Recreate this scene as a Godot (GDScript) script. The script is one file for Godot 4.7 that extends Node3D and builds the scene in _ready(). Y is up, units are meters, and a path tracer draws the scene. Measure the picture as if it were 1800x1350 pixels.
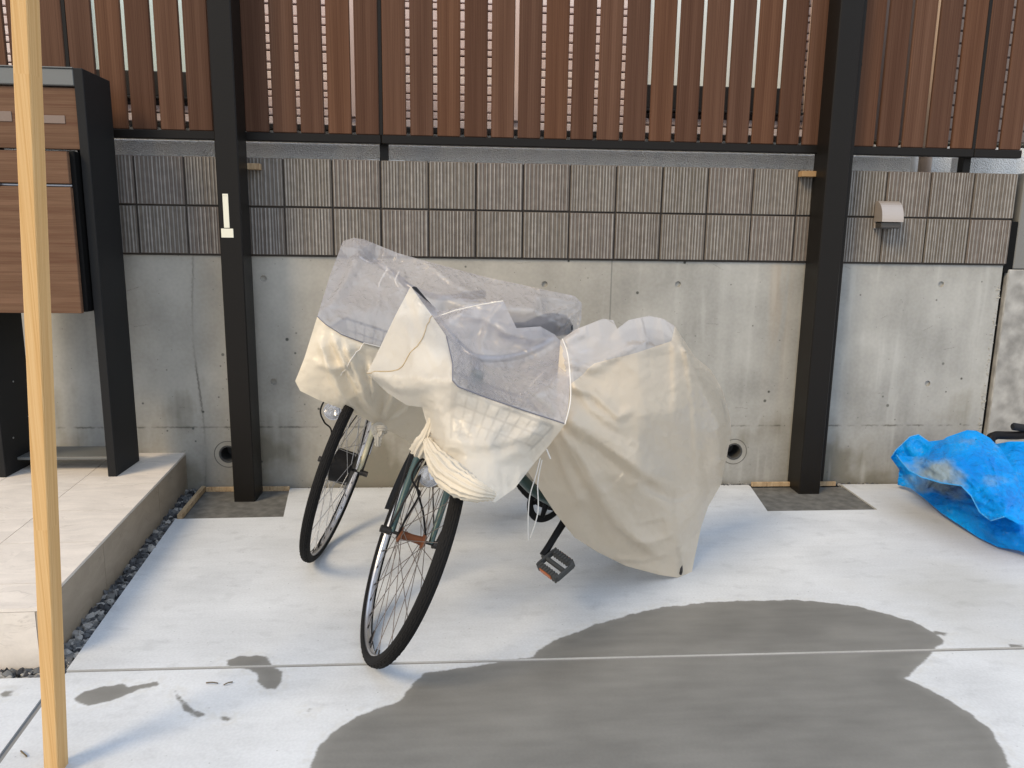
extends Node3D
# A bicycle port: two bicycles under film covers before a ribbed block wall, with a slat fence, a letterbox stand and a tarp.

var taken := {}

const HOOD_FRAME = [Vector3(0.394, 0.675, 1.3), Vector3(0.99943, -0, 0.03377), Vector3(0.00683, 0.97935, -0.20205), Vector3(-0.03307, 0.20216, 0.97879)]
const HOOD_POINTS = [
	Vector3(-0.222, 0.335, -0.230), Vector3(-0.181, 0.297, -0.219), Vector3(-0.128, 0.255, -0.188), Vector3(-0.036, 0.275, -0.167), Vector3(0.054, 0.285, -0.147), Vector3(0.094, 0.204, -0.145),
	Vector3(0.165, 0.212, -0.166), Vector3(0.210, 0.191, -0.193), Vector3(0.234, 0.161, -0.179), Vector3(0.236, 0.096, -0.039), Vector3(0.222, 0.016, 0.098), Vector3(0.198, -0.061, 0.226),
	Vector3(0.167, -0.112, 0.175), Vector3(0.126, -0.163, 0.166), Vector3(0.075, -0.213, 0.260), Vector3(0.027, -0.236, 0.339), Vector3(-0.024, -0.213, 0.366), Vector3(-0.068, -0.189, 0.321),
	Vector3(-0.111, -0.154, 0.227), Vector3(-0.132, -0.122, 0.153), Vector3(-0.154, -0.104, 0.086), Vector3(-0.145, -0.067, 0.114), Vector3(-0.159, -0.025, 0.082), Vector3(-0.203, -0.020, 0.044),
	Vector3(-0.258, 0.013, 0.022), Vector3(-0.313, 0.065, 0.014), Vector3(-0.289, 0.140, -0.063), Vector3(-0.260, 0.239, -0.166), Vector3(-0.072, 0.040, 0.301), Vector3(-0.075, 0.082, 0.224),
	Vector3(-0.100, 0.163, 0.037), Vector3(-0.151, 0.237, -0.150), Vector3(-0.059, 0.026, 0.293), Vector3(-0.000, 0.004, 0.278), Vector3(0.095, -0.028, 0.250), Vector3(-0.056, 0.085, 0.142),
	Vector3(-0.001, 0.017, 0.177), Vector3(0.071, 0.007, 0.152), Vector3(0.156, 0.049, 0.066), Vector3(0.212, 0.096, -0.039), Vector3(-0.001, 0.095, -0.062), Vector3(0.079, 0.081, -0.088),
	Vector3(0.147, 0.116, -0.134), Vector3(0.032, 0.166, -0.151), Vector3(-0.035, 0.181, -0.145), Vector3(0.082, 0.150, -0.156), Vector3(-0.074, 0.160, -0.087), Vector3(-0.163, 0.145, 0.097),
	Vector3(-0.133, 0.054, 0.200), Vector3(-0.221, 0.072, 0.094), Vector3(-0.166, 0.013, 0.131), Vector3(-0.109, -0.028, 0.233), Vector3(-0.027, -0.041, 0.268), Vector3(0.069, -0.082, 0.234),
	Vector3(-0.006, -0.097, 0.271), Vector3(-0.080, -0.095, 0.259), Vector3(0.027, -0.160, 0.283), Vector3(-0.039, -0.146, 0.293), Vector3(0.110, -0.103, 0.228),
]
const SKIRT_FRAME = [Vector3(0.895, 0.464, 1), Vector3(0.97122, -0, 0.23819), Vector3(0.06051, 0.96719, -0.24673), Vector3(-0.23038, 0.25404, 0.93936)]
const SKIRT_POINTS = [
	Vector3(-0.224, 0.277, 0.364), Vector3(-0.188, 0.310, 0.342), Vector3(-0.112, 0.351, 0.302), Vector3(-0.084, 0.352, 0.273), Vector3(-0.071, 0.327, 0.274), Vector3(-0.041, 0.360, 0.233),
	Vector3(0.017, 0.385, 0.171), Vector3(0.060, 0.383, 0.139), Vector3(0.098, 0.367, 0.104), Vector3(0.122, 0.341, 0.059), Vector3(0.178, 0.298, -0.116), Vector3(0.240, 0.269, -0.224),
	Vector3(0.291, 0.209, -0.317), Vector3(0.333, 0.113, -0.417), Vector3(0.343, 0.062, -0.454), Vector3(0.331, -0.023, -0.463), Vector3(0.316, -0.130, -0.476), Vector3(0.265, -0.211, -0.399),
	Vector3(0.236, -0.276, -0.313), Vector3(0.210, -0.386, -0.240), Vector3(0.202, -0.427, -0.217), Vector3(0.161, -0.438, -0.172), Vector3(0.093, -0.423, -0.103), Vector3(-0.018, -0.385, 0.010),
	Vector3(-0.104, -0.333, 0.120), Vector3(-0.169, -0.285, 0.202), Vector3(-0.224, -0.208, 0.279), Vector3(-0.269, -0.134, 0.342), Vector3(-0.298, -0.087, 0.383), Vector3(-0.258, 0.001, 0.427),
	Vector3(-0.217, 0.064, 0.434), Vector3(-0.223, 0.174, 0.400), Vector3(0.132, 0.283, 0.126), Vector3(0.197, 0.174, -0.004), Vector3(0.264, 0.063, -0.157), Vector3(0.292, -0.042, -0.277),
	Vector3(-0.187, 0.142, 0.436), Vector3(-0.184, 0.205, 0.420), Vector3(-0.174, 0.051, 0.441), Vector3(-0.126, 0.213, 0.365), Vector3(-0.012, 0.259, 0.284), Vector3(0.088, 0.314, 0.145),
	Vector3(-0.094, 0.057, 0.380), Vector3(0.012, 0.081, 0.284), Vector3(0.122, 0.110, 0.126), Vector3(-0.105, -0.084, 0.345), Vector3(0.005, -0.114, 0.235), Vector3(0.146, -0.081, -0.005),
	Vector3(0.233, -0.083, -0.209), Vector3(0.116, -0.208, 0.001), Vector3(0.142, -0.324, -0.089), Vector3(-0.022, -0.257, 0.130), Vector3(-0.151, -0.169, 0.303), Vector3(0.209, -0.218, -0.196),
	Vector3(0.050, -0.318, 0.010),
]
const REAR_COVER_FRAME = [Vector3(0.236, 0.751, 0.7), Vector3(0.99942, 0, -0.03402), Vector3(-0.00439, 0.99164, -0.12894), Vector3(0.03374, 0.12902, 0.99107)]
const REAR_COVER_POINTS = [
	Vector3(-0.327, 0.370, -0.246), Vector3(-0.288, 0.384, -0.253), Vector3(-0.250, 0.378, -0.252), Vector3(-0.125, 0.328, -0.244), Vector3(0.001, 0.293, -0.234), Vector3(0.191, 0.242, -0.214),
	Vector3(0.395, 0.192, -0.133), Vector3(0.527, 0.169, -0.162), Vector3(0.555, 0.142, -0.164), Vector3(0.549, 0.085, -0.142), Vector3(0.525, 0.000, -0.123), Vector3(0.533, -0.175, -0.247),
	Vector3(0.435, -0.351, -0.253), Vector3(0.302, -0.436, -0.248), Vector3(0.125, -0.438, -0.204), Vector3(-0.002, -0.418, -0.155), Vector3(-0.053, -0.380, -0.112), Vector3(-0.119, -0.325, -0.006),
	Vector3(-0.174, -0.286, 0.098), Vector3(-0.220, -0.247, 0.162), Vector3(-0.272, -0.218, 0.215), Vector3(-0.351, -0.181, 0.247), Vector3(-0.404, -0.152, 0.259), Vector3(-0.419, -0.122, 0.257),
	Vector3(-0.390, -0.052, 0.262), Vector3(-0.348, 0.076, 0.270), Vector3(-0.342, 0.220, 0.017), Vector3(-0.322, 0.052, 0.283), Vector3(-0.275, 0.022, 0.286), Vector3(-0.208, -0.005, 0.275),
	Vector3(-0.141, -0.023, 0.244), Vector3(-0.052, -0.039, 0.225), Vector3(-0.267, 0.192, 0.016), Vector3(-0.266, 0.258, -0.076), Vector3(-0.199, 0.109, 0.159), Vector3(-0.114, 0.153, 0.036),
	Vector3(-0.072, 0.036, 0.184), Vector3(0.039, 0.155, 0.022), Vector3(0.173, 0.116, 0.061), Vector3(0.348, 0.107, 0.056), Vector3(0.449, 0.061, -0.017), Vector3(-0.344, -0.069, 0.282),
	Vector3(-0.277, -0.104, 0.280), Vector3(-0.194, -0.106, 0.252), Vector3(-0.110, -0.164, 0.177), Vector3(-0.039, -0.230, 0.070), Vector3(-0.247, -0.176, 0.251), Vector3(0.077, -0.077, 0.043),
	Vector3(0.287, -0.103, -0.104),
]
const TARP_FRAME = [Vector3(2.456, 0.098, 0.4), Vector3(0.80819, -0, 0.58892), Vector3(0.15609, 0.96423, -0.21421), Vector3(-0.56785, 0.26505, 0.77929)]
const TARP_POINTS = [
	Vector3(-0.310, 0.087, -0.127), Vector3(-0.292, 0.129, -0.129), Vector3(-0.245, 0.195, -0.146), Vector3(-0.213, 0.210, -0.154), Vector3(-0.171, 0.185, -0.153), Vector3(-0.099, 0.206, -0.150),
	Vector3(-0.027, 0.243, -0.169), Vector3(0.007, 0.248, -0.168), Vector3(0.050, 0.223, -0.143), Vector3(0.086, 0.213, -0.135), Vector3(0.132, 0.230, -0.139), Vector3(0.213, 0.243, -0.158),
	Vector3(0.267, 0.193, -0.149), Vector3(0.285, -0.035, 0.160), Vector3(0.263, -0.202, 0.451), Vector3(0.181, -0.190, 0.401), Vector3(0.121, -0.193, 0.369), Vector3(0.057, -0.175, 0.294),
	Vector3(-0.003, -0.147, 0.219), Vector3(-0.079, -0.113, 0.105), Vector3(-0.160, -0.064, -0.050), Vector3(-0.218, -0.034, -0.152), Vector3(-0.274, -0.029, -0.211), Vector3(-0.275, 0.042, -0.178),
	Vector3(-0.189, 0.115, -0.134), Vector3(-0.147, 0.151, -0.104), Vector3(-0.268, 0.107, -0.127), Vector3(-0.112, 0.054, -0.029), Vector3(-0.033, 0.018, 0.005), Vector3(-0.180, 0.044, -0.109),
	Vector3(-0.019, 0.167, -0.017), Vector3(0.069, 0.107, 0.055), Vector3(0.144, 0.094, 0.148), Vector3(0.044, -0.058, 0.258), Vector3(-0.033, -0.064, 0.136), Vector3(-0.122, -0.042, -0.022),
	Vector3(0.119, -0.075, 0.326), Vector3(0.088, -0.133, 0.359), Vector3(0.172, -0.123, 0.426), Vector3(0.183, 0.012, 0.275), Vector3(0.163, 0.171, -0.012), Vector3(-0.001, 0.094, 0.090),
	Vector3(-0.001, 0.012, 0.133),
]
const TARP_FOLD_FRAME = [Vector3(2.377, 0.18, 0.5), Vector3(0.80904, -0, 0.58775), Vector3(0.14864, 0.96749, -0.20461), Vector3(-0.56865, 0.2529, 0.78274)]
const TARP_FOLD_POINTS = [
	Vector3(-0.266, 0.052, -0.042), Vector3(-0.204, 0.055, -0.050), Vector3(-0.169, 0.065, -0.048), Vector3(-0.137, 0.110, -0.085), Vector3(-0.092, 0.161, -0.157), Vector3(-0.023, 0.203, -0.198),
	Vector3(0.011, 0.206, -0.210), Vector3(0.063, 0.181, -0.192), Vector3(0.107, 0.138, -0.146), Vector3(0.158, 0.050, 0.023), Vector3(0.194, -0.050, 0.225), Vector3(0.218, -0.130, 0.377),
	Vector3(0.169, -0.131, 0.453), Vector3(0.122, -0.113, 0.454), Vector3(0.087, -0.136, 0.410), Vector3(0.051, -0.114, 0.366), Vector3(0.021, -0.064, 0.300), Vector3(-0.015, -0.032, 0.258),
	Vector3(-0.083, -0.034, 0.181), Vector3(-0.156, -0.024, 0.110), Vector3(-0.206, -0.005, 0.052), Vector3(-0.241, 0.026, -0.004), Vector3(-0.123, 0.036, 0.102), Vector3(-0.049, 0.083, 0.084),
	Vector3(0.026, 0.120, 0.012), Vector3(0.091, 0.016, 0.192), Vector3(-0.021, 0.019, 0.187), Vector3(0.038, -0.014, 0.275), Vector3(0.119, -0.069, 0.403),
]
const HOOD_CREASES = [
	[0.0192, 0.0336, [Vector2(-0.221, 0.327), Vector2(-0.148, 0.147), Vector2(-0.087, 0.037)]],
	[0.024, 0.0216, [Vector2(-0.301, 0.063), Vector2(-0.220, 0.022), Vector2(-0.156, 0.023), Vector2(-0.087, 0.036)]],
	[-0.0224, 0.0216, [Vector2(-0.097, 0.151), Vector2(-0.055, 0.074), Vector2(-0.000, 0.014), Vector2(0.071, 0.005), Vector2(0.164, 0.050), Vector2(0.228, 0.107)]],
	[0.0144, 0.0312, [Vector2(-0.151, -0.070), Vector2(-0.082, -0.108), Vector2(0.001, -0.107), Vector2(0.111, -0.090), Vector2(0.182, -0.071)]],
	[0.0176, 0.0156, [Vector2(-0.114, -0.144), Vector2(-0.041, -0.201), Vector2(0.019, -0.244)]],
	[0.016, 0.0168, [Vector2(-0.084, 0.237), Vector2(-0.002, 0.230), Vector2(0.065, 0.183), Vector2(0.132, 0.167), Vector2(0.207, 0.181)]],
	[0.0128, 0.0144, [Vector2(0.054, 0.282), Vector2(0.015, 0.231), Vector2(-0.009, 0.165), Vector2(-0.001, 0.096)]],
	[0.0096, 0.012, [Vector2(0.166, 0.031), Vector2(0.203, 0.062)]],
	[0.0096, 0.012, [Vector2(0.069, -0.020), Vector2(0.144, 0.015), Vector2(0.206, 0.031)]],
	[0.0096, 0.0144, [Vector2(-0.226, 0.209), Vector2(-0.197, 0.150), Vector2(-0.175, 0.075)]],
]
const SKIRT_CREASES = [
	[0.0352, 0.0408, [Vector2(-0.194, 0.057), Vector2(-0.093, 0.002), Vector2(0.020, -0.080), Vector2(0.137, -0.137)]],
	[0.0288, 0.0336, [Vector2(-0.206, 0.034), Vector2(-0.136, -0.086), Vector2(-0.048, -0.239), Vector2(0.068, -0.336), Vector2(0.145, -0.371)]],
	[0.0176, 0.0216, [Vector2(-0.225, 0.010), Vector2(-0.183, -0.106), Vector2(-0.133, -0.208)]],
	[0.0192, 0.0168, [Vector2(-0.193, 0.136), Vector2(-0.129, 0.129), Vector2(-0.053, 0.067), Vector2(0.003, 0.107)]],
	[0.0096, 0.0216, [Vector2(0.095, 0.336), Vector2(0.104, 0.178), Vector2(0.101, 0.041)]],
	[0.0096, 0.0108, [Vector2(-0.055, -0.359), Vector2(0.034, -0.368), Vector2(0.144, -0.344)]],
	[0.0096, 0.0108, [Vector2(-0.022, -0.297), Vector2(0.067, -0.306), Vector2(0.137, -0.280)]],
	[0.008, 0.0096, [Vector2(0.011, -0.240), Vector2(0.125, -0.222)]],
	[0.016, 0.0144, [Vector2(-0.148, 0.187), Vector2(-0.028, 0.270), Vector2(0.092, 0.348)]],
	[0.0192, 0.0216, [Vector2(-0.215, 0.264), Vector2(-0.157, 0.304), Vector2(-0.107, 0.337)]],
	[0.0128, 0.0144, [Vector2(-0.210, 0.206), Vector2(-0.133, 0.196), Vector2(-0.079, 0.207)]],
	[0.0128, 0.0192, [Vector2(0.127, 0.310), Vector2(0.162, 0.154), Vector2(0.191, -0.026), Vector2(0.197, -0.211)]],
	[-0.016, 0.0168, [Vector2(0.023, -0.121), Vector2(0.113, -0.170), Vector2(0.217, -0.147)]],
	[0.0144, 0.0168, [Vector2(-0.197, 0.181), Vector2(-0.127, 0.086), Vector2(-0.016, 0.015)]],
]
const REAR_COVER_CREASES = [
	[0.026, 0.024, [Vector2(-0.250, 0.371), Vector2(-0.287, 0.212), Vector2(-0.325, 0.073)]],
	[0.0338, 0.015, [Vector2(-0.302, 0.014), Vector2(-0.238, -0.127), Vector2(-0.181, -0.270)]],
	[0.0338, 0.015, [Vector2(-0.263, -0.007), Vector2(-0.213, -0.142), Vector2(-0.175, -0.270)]],
	[0.0312, 0.018, [Vector2(-0.342, -0.000), Vector2(-0.282, -0.163), Vector2(-0.188, -0.274)]],
	[0.026, 0.015, [Vector2(-0.193, -0.070), Vector2(-0.180, -0.180), Vector2(-0.171, -0.270)]],
	[0.0286, 0.018, [Vector2(-0.108, -0.108), Vector2(-0.136, -0.201), Vector2(-0.166, -0.270)]],
	[0.026, 0.018, [Vector2(-0.038, -0.168), Vector2(-0.104, -0.240), Vector2(-0.160, -0.280)]],
	[0.0156, 0.012, [Vector2(0.543, 0.146), Vector2(0.426, 0.159), Vector2(0.337, 0.163)]],
	[0.0156, 0.012, [Vector2(0.545, 0.138), Vector2(0.431, 0.105), Vector2(0.343, 0.075)]],
	[0.0156, 0.012, [Vector2(0.547, 0.125), Vector2(0.466, 0.061), Vector2(0.410, 0.004)]],
	[0.0182, 0.018, [Vector2(-0.344, -0.069), Vector2(-0.294, -0.087), Vector2(-0.242, -0.069)]],
	[0.0156, 0.018, [Vector2(-0.239, 0.358), Vector2(-0.139, 0.241), Vector2(-0.076, 0.153)]],
	[0.013, 0.015, [Vector2(0.001, 0.274), Vector2(0.081, 0.200), Vector2(0.175, 0.156)]],
]

class Shape:
	# Collects triangles with explicit normals; faces given as seen from outside are turned to run clockwise.
	var st := SurfaceTool.new()
	var uv_at := Vector2.ZERO
	var uv_turn := false
	var tint := Color.WHITE
	func _init() -> void:
		st.begin(Mesh.PRIMITIVE_TRIANGLES)
	func put(p: Vector3, n: Vector3, uv: Vector2) -> void:
		st.set_normal(n)
		st.set_uv(uv + uv_at)
		st.set_color(tint)
		st.add_vertex(p)
	func flat_uv(p: Vector3, n: Vector3) -> Vector2:
		var a := n.abs()
		var u := Vector2(p.x, p.y)
		if a.x > a.y and a.x > a.z:
			u = Vector2(p.z, p.y)
		elif a.y > a.z:
			u = Vector2(p.x, p.z)
		return Vector2(u.y, u.x) if uv_turn else u
	func tri(a: Vector3, b: Vector3, c: Vector3, out: Vector3) -> void:
		var n := (b - a).cross(c - a)
		if n.length_squared() < 1e-18:
			return
		n = n.normalized()
		if n.dot(out) < 0.0:
			n = -n
		else:
			var t := b
			b = c
			c = t
		put(a, n, flat_uv(a, n))
		put(b, n, flat_uv(b, n))
		put(c, n, flat_uv(c, n))
	func quad(a: Vector3, b: Vector3, c: Vector3, d: Vector3, out: Vector3) -> void:
		tri(a, b, c, out)
		tri(a, c, d, out)
	func smooth_tri(p: Array, n: Array, uv: Array) -> void:
		var f: Vector3 = (p[1] - p[0]).cross(p[2] - p[0])
		var o := [0, 1, 2] if f.dot(n[0] + n[1] + n[2]) < 0.0 else [0, 2, 1]
		for k in o:
			put(p[k], n[k], uv[k])
	# A box with chamfered edges; axes may be turned.
	func box(at: Vector3, size: Vector3, cut := 0.002, axes := Basis.IDENTITY) -> void:
		var h := size / 2.0
		var c := minf(cut, minf(h.x, minf(h.y, h.z)) * 0.6)
		var corner := func(sx: float, sy: float, sz: float, k: int) -> Vector3:
			var v := Vector3(sx * (h.x - (0.0 if k == 0 else c)), sy * (h.y - (0.0 if k == 1 else c)), sz * (h.z - (0.0 if k == 2 else c)))
			return at + axes * v
		for s in [-1.0, 1.0]:
			quad(corner.call(s, -1, -1, 0), corner.call(s, 1, -1, 0), corner.call(s, 1, 1, 0), corner.call(s, -1, 1, 0), axes * Vector3(s, 0, 0))
			quad(corner.call(-1, s, -1, 1), corner.call(1, s, -1, 1), corner.call(1, s, 1, 1), corner.call(-1, s, 1, 1), axes * Vector3(0, s, 0))
			quad(corner.call(-1, -1, s, 2), corner.call(1, -1, s, 2), corner.call(1, 1, s, 2), corner.call(-1, 1, s, 2), axes * Vector3(0, 0, s))
			if c <= 0.0:
				continue
			for t in [-1.0, 1.0]:
				quad(corner.call(s, t, -1, 0), corner.call(s, t, 1, 0), corner.call(s, t, 1, 1), corner.call(s, t, -1, 1), axes * Vector3(s, t, 0))
				quad(corner.call(s, -1, t, 0), corner.call(s, 1, t, 0), corner.call(s, 1, t, 2), corner.call(s, -1, t, 2), axes * Vector3(s, 0, t))
				quad(corner.call(-1, s, t, 1), corner.call(1, s, t, 1), corner.call(1, s, t, 2), corner.call(-1, s, t, 2), axes * Vector3(0, s, t))
				for r in [-1.0, 1.0]:
					tri(corner.call(s, t, r, 0), corner.call(s, t, r, 1), corner.call(s, t, r, 2), axes * Vector3(s, t, r))
	func box_to(lo: Vector3, hi: Vector3, cut := 0.002) -> void:
		box((lo + hi) / 2.0, hi - lo, cut)
	# A round tube along points, each with its own radius.
	func tube(points: Array, radii: Variant, sides := 10, closed := false, pleats := 0, pleat := 0.0) -> void:
		var n := points.size()
		var ref := Vector3.UP
		if absf((points[1] - points[0]).normalized().y) > 0.9:
			ref = Vector3.RIGHT
		var rings := []
		var normals := []
		for i in n:
			var before: Vector3 = points[(i - 1 + n) % n] if closed else points[maxi(i - 1, 0)]
			var after: Vector3 = points[(i + 1) % n] if closed else points[mini(i + 1, n - 1)]
			var d := (after - before).normalized()
			var x := (ref - d * ref.dot(d)).normalized()
			ref = x
			var y := d.cross(x)
			var r: float = radii[i] if radii is Array else radii
			var ring := []
			var nn := []
			for k in sides:
				var a := TAU * k / sides
				var v := x * cos(a) + y * sin(a)
				var swell := 1.0 + pleat * sin(a * pleats + i * 0.06 + sin(i * 0.5 + a * 2.0) * 0.7)
				ring.append(points[i] + v * r * swell)
				nn.append((v - (x * -sin(a) + y * cos(a)) * pleat * pleats * cos(a * pleats + i * 0.06 + sin(i * 0.5 + a * 2.0) * 0.7)).normalized() if pleats else v)
			rings.append(ring)
			normals.append(nn)
		for i in (n if closed else n - 1):
			var j := (i + 1) % n
			for k in sides:
				var m := (k + 1) % sides
				var u0 := Vector2(float(k) / sides, i)
				smooth_tri([rings[i][k], rings[i][m], rings[j][m]], [normals[i][k], normals[i][m], normals[j][m]], [u0, u0, u0])
				smooth_tri([rings[i][k], rings[j][m], rings[j][k]], [normals[i][k], normals[j][m], normals[j][k]], [u0, u0, u0])
		if not closed:
			for e in [0, n - 1]:
				var out: Vector3 = points[0] - points[1] if e == 0 else points[n - 1] - points[n - 2]
				for k in range(1, sides - 1):
					tri(rings[e][0], rings[e][k], rings[e][k + 1], out)
	# A profile of (radius, sideways) points turned about an axis through the centre; smooth along the turn.
	func lathe(at: Vector3, axis: Vector3, ref: Vector3, profile: Array, steps := 48, from := 0.0, to := TAU) -> void:
		var side := axis.cross(ref).normalized()
		var whole := to - from >= TAU - 0.001
		for i in steps:
			var a0 := from + (to - from) * i / steps
			var a1 := from + (to - from) * (i + 1) / steps
			var d0 := ref * cos(a0) + side * sin(a0)
			var d1 := ref * cos(a1) + side * sin(a1)
			for k in profile.size() - 1:
				var p: Vector2 = profile[k]
				var q: Vector2 = profile[k + 1]
				var e := q - p
				if e.length() < 1e-7:
					continue
				var m := Vector2(e.y, -e.x).normalized()
				var n0 := d0 * m.x + axis * m.y
				var n1 := d1 * m.x + axis * m.y
				var v := [at + d0 * p.x + axis * p.y, at + d1 * p.x + axis * p.y, at + d1 * q.x + axis * q.y, at + d0 * q.x + axis * q.y]
				var u := [Vector2(a0 * p.x, p.y), Vector2(a1 * p.x, p.y), Vector2(a1 * q.x, q.y), Vector2(a0 * q.x, q.y)]
				smooth_tri([v[0], v[1], v[2]], [n0, n1, n1], [u[0], u[1], u[2]])
				smooth_tri([v[0], v[2], v[3]], [n0, n1, n0], [u[0], u[2], u[3]])
	# A flat shape cut out of the plane, with thickness.
	func slab(outline: Array, top: float, bottom: float) -> void:
		var flat := PackedVector2Array()
		for p in outline:
			flat.append(p)
		var t := Geometry2D.triangulate_polygon(flat)
		for i in range(0, t.size(), 3):
			var a := flat[t[i]]
			var b := flat[t[i + 1]]
			var c := flat[t[i + 2]]
			tri(Vector3(a.x, top, a.y), Vector3(b.x, top, b.y), Vector3(c.x, top, c.y), Vector3.UP)
		var mid := Vector2.ZERO
		for p in flat:
			mid += p / flat.size()
		for i in flat.size():
			var a := flat[i]
			var b := flat[(i + 1) % flat.size()]
			var out := Vector2(b.y - a.y, a.x - b.x)
			if out.dot((a + b) / 2.0 - mid) < 0.0:
				out = -out
			quad(Vector3(a.x, top, a.y), Vector3(b.x, top, b.y), Vector3(b.x, bottom, b.y), Vector3(a.x, bottom, a.y), Vector3(out.x, 0, out.y))
	func mesh() -> ArrayMesh:
		return st.commit()


# ---- naming and adding ----
func numbered(called: String) -> String:
	var n: int = taken.get(called, -1) + 1
	taken[called] = n
	return called if n == 0 else "%s_%03d" % [called, n]

func thing(called: String, label: String, category: String, at: Vector3, group := "") -> Node3D:
	var o := Node3D.new()
	o.name = numbered(called)
	add_child(o)
	o.position = at
	tag(o, label, category, group)
	return o

func tag(o: Node3D, label: String, category: String, group := "") -> void:
	o.set_meta("label", label)
	o.set_meta("category", category)
	if group:
		o.set_meta("group", group)

# A mesh whose shape is written in world places, under the root, a thing or a part.
func part(called: String, mesh: Mesh, material: Material, parent: Node3D = self, at := Vector3.ZERO) -> MeshInstance3D:
	var o := MeshInstance3D.new()
	o.mesh = mesh
	o.material_override = material
	o.name = called if parent != self else numbered(called)
	parent.add_child(o, true)
	var origin := Vector3.ZERO
	var p: Node = parent
	while p != self:
		origin += (p as Node3D).position
		p = p.get_parent()
	o.position = at - origin
	return o

func structure(o: Node3D) -> Node3D:
	o.set_meta("kind", "structure")
	return o

func stuff(o: Node3D) -> Node3D:
	o.set_meta("kind", "stuff")
	return o


# ---- materials ----
func lin(r: float, g: float, b: float) -> Color:
	return Color(r, g, b).linear_to_srgb()

func plain(color: Color, rough := 0.6, metal := 0.0) -> StandardMaterial3D:
	var m := StandardMaterial3D.new()
	m.albedo_color = color
	m.roughness = rough
	m.metallic = metal
	return m

func noise(seed_: int, freq: float, octaves := 4) -> FastNoiseLite:
	var n := FastNoiseLite.new()
	n.seed = seed_
	n.noise_type = FastNoiseLite.TYPE_SIMPLEX_SMOOTH
	n.frequency = freq
	n.fractal_octaves = octaves
	return n

func grain_texture(seed_: int, w: int, h: int, stretch: Vector2, base: Color, dark: Color, light: Color) -> ImageTexture:
	var broad := noise(seed_, 1.0, 2)
	var fine := noise(seed_ + 1, 1.0, 2)
	var im := Image.create(w, h, false, Image.FORMAT_RGB8)
	for y in h:
		for x in w:
			var a := broad.get_noise_2d(x * stretch.x * 0.35, y * stretch.y * 0.5)
			var b := fine.get_noise_2d(x * stretch.x * 2.6, y * stretch.y)
			var c := fine.get_noise_2d(x * stretch.x * 6.0 + 300.0, y * stretch.y * 3.0)
			var t := a * 0.55 + b * 0.5 + c * 0.3
			im.set_pixel(x, y, base.lerp(dark, clampf(-t * 1.5, 0, 1)) if t < 0 else base.lerp(light, clampf(t * 1.5, 0, 1)))
	return ImageTexture.create_from_image(im)

func noise_texture(seed_: int, size: int, freq: float, octaves: int, low: float, high: float) -> ImageTexture:
	var n := noise(seed_, freq, octaves)
	var im := n.get_seamless_image(size, size)
	im.convert(Image.FORMAT_L8)
	var out := Image.create(size, size, false, Image.FORMAT_L8)
	for y in size:
		for x in size:
			var v := im.get_pixel(x, y).r
			v = lerpf(low, high, v)
			out.set_pixel(x, y, Color(v, v, v))
	return ImageTexture.create_from_image(out)

# ---- ground textures ----
const WET_PATCH = [Vector2(0.015, 1.871), Vector2(0.020, 1.799), Vector2(0.059, 1.731), Vector2(0.105, 1.686), Vector2(0.182, 1.645), Vector2(0.208, 1.579), Vector2(0.238, 1.524), Vector2(0.362, 1.497), Vector2(0.523, 1.457), Vector2(0.577, 1.389), Vector2(0.731, 1.286), Vector2(0.922, 1.199), Vector2(1.111, 1.166), Vector2(1.386, 1.162), Vector2(1.547, 1.207), Vector2(1.671, 1.306), Vector2(1.694, 1.381), Vector2(1.700, 1.429), Vector2(1.630, 1.481), Vector2(1.562, 1.538), Vector2(1.476, 1.607), Vector2(1.513, 1.665), Vector2(1.545, 1.749), Vector2(1.555, 1.815), Vector2(1.524, 1.912), Vector2(1.460, 2.031), Vector2(0.003, 1.956)]
const WET_SPOTS = [
	[Vector2(-0.283, 1.438), Vector2(-0.257, 1.417), Vector2(-0.184, 1.423), Vector2(-0.170, 1.457), Vector2(-0.122, 1.499), Vector2(-0.118, 1.538), Vector2(-0.122, 1.580), Vector2(-0.155, 1.576), Vector2(-0.175, 1.536), Vector2(-0.190, 1.504), Vector2(-0.241, 1.473), Vector2(-0.272, 1.466)],
	[Vector2(-0.594, 1.596), Vector2(-0.586, 1.571), Vector2(-0.550, 1.548), Vector2(-0.524, 1.544), Vector2(-0.508, 1.533), Vector2(-0.483, 1.551), Vector2(-0.426, 1.532), Vector2(-0.419, 1.547), Vector2(-0.461, 1.564), Vector2(-0.484, 1.592), Vector2(-0.512, 1.618), Vector2(-0.541, 1.626), Vector2(-0.575, 1.615)],
	[Vector2(-0.783, 1.564), Vector2(-0.779, 1.552), Vector2(-0.758, 1.560), Vector2(-0.754, 1.581), Vector2(-0.769, 1.583)],
	[Vector2(-0.229, 1.689), Vector2(-0.216, 1.681), Vector2(-0.198, 1.689), Vector2(-0.204, 1.701)],
	[Vector2(-0.372, 1.569), Vector2(-0.357, 1.584), Vector2(-0.304, 1.649), Vector2(-0.261, 1.673), Vector2(-0.273, 1.683), Vector2(-0.315, 1.655)],
	[Vector2(-0.032, 1.668), Vector2(-0.025, 1.660), Vector2(-0.013, 1.671), Vector2(-0.020, 1.682)],
	[Vector2(1.702, 1.368), Vector2(1.740, 1.383), Vector2(1.715, 1.401), Vector2(1.693, 1.387)],
	[Vector2(1.871, 1.455), Vector2(1.913, 1.454), Vector2(1.892, 1.481), Vector2(1.862, 1.479)],
]

const SLAB_LO = Vector2(-1.3, -0.05)
const SLAB_SIZE = Vector2(3.9, 2.6)

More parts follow.
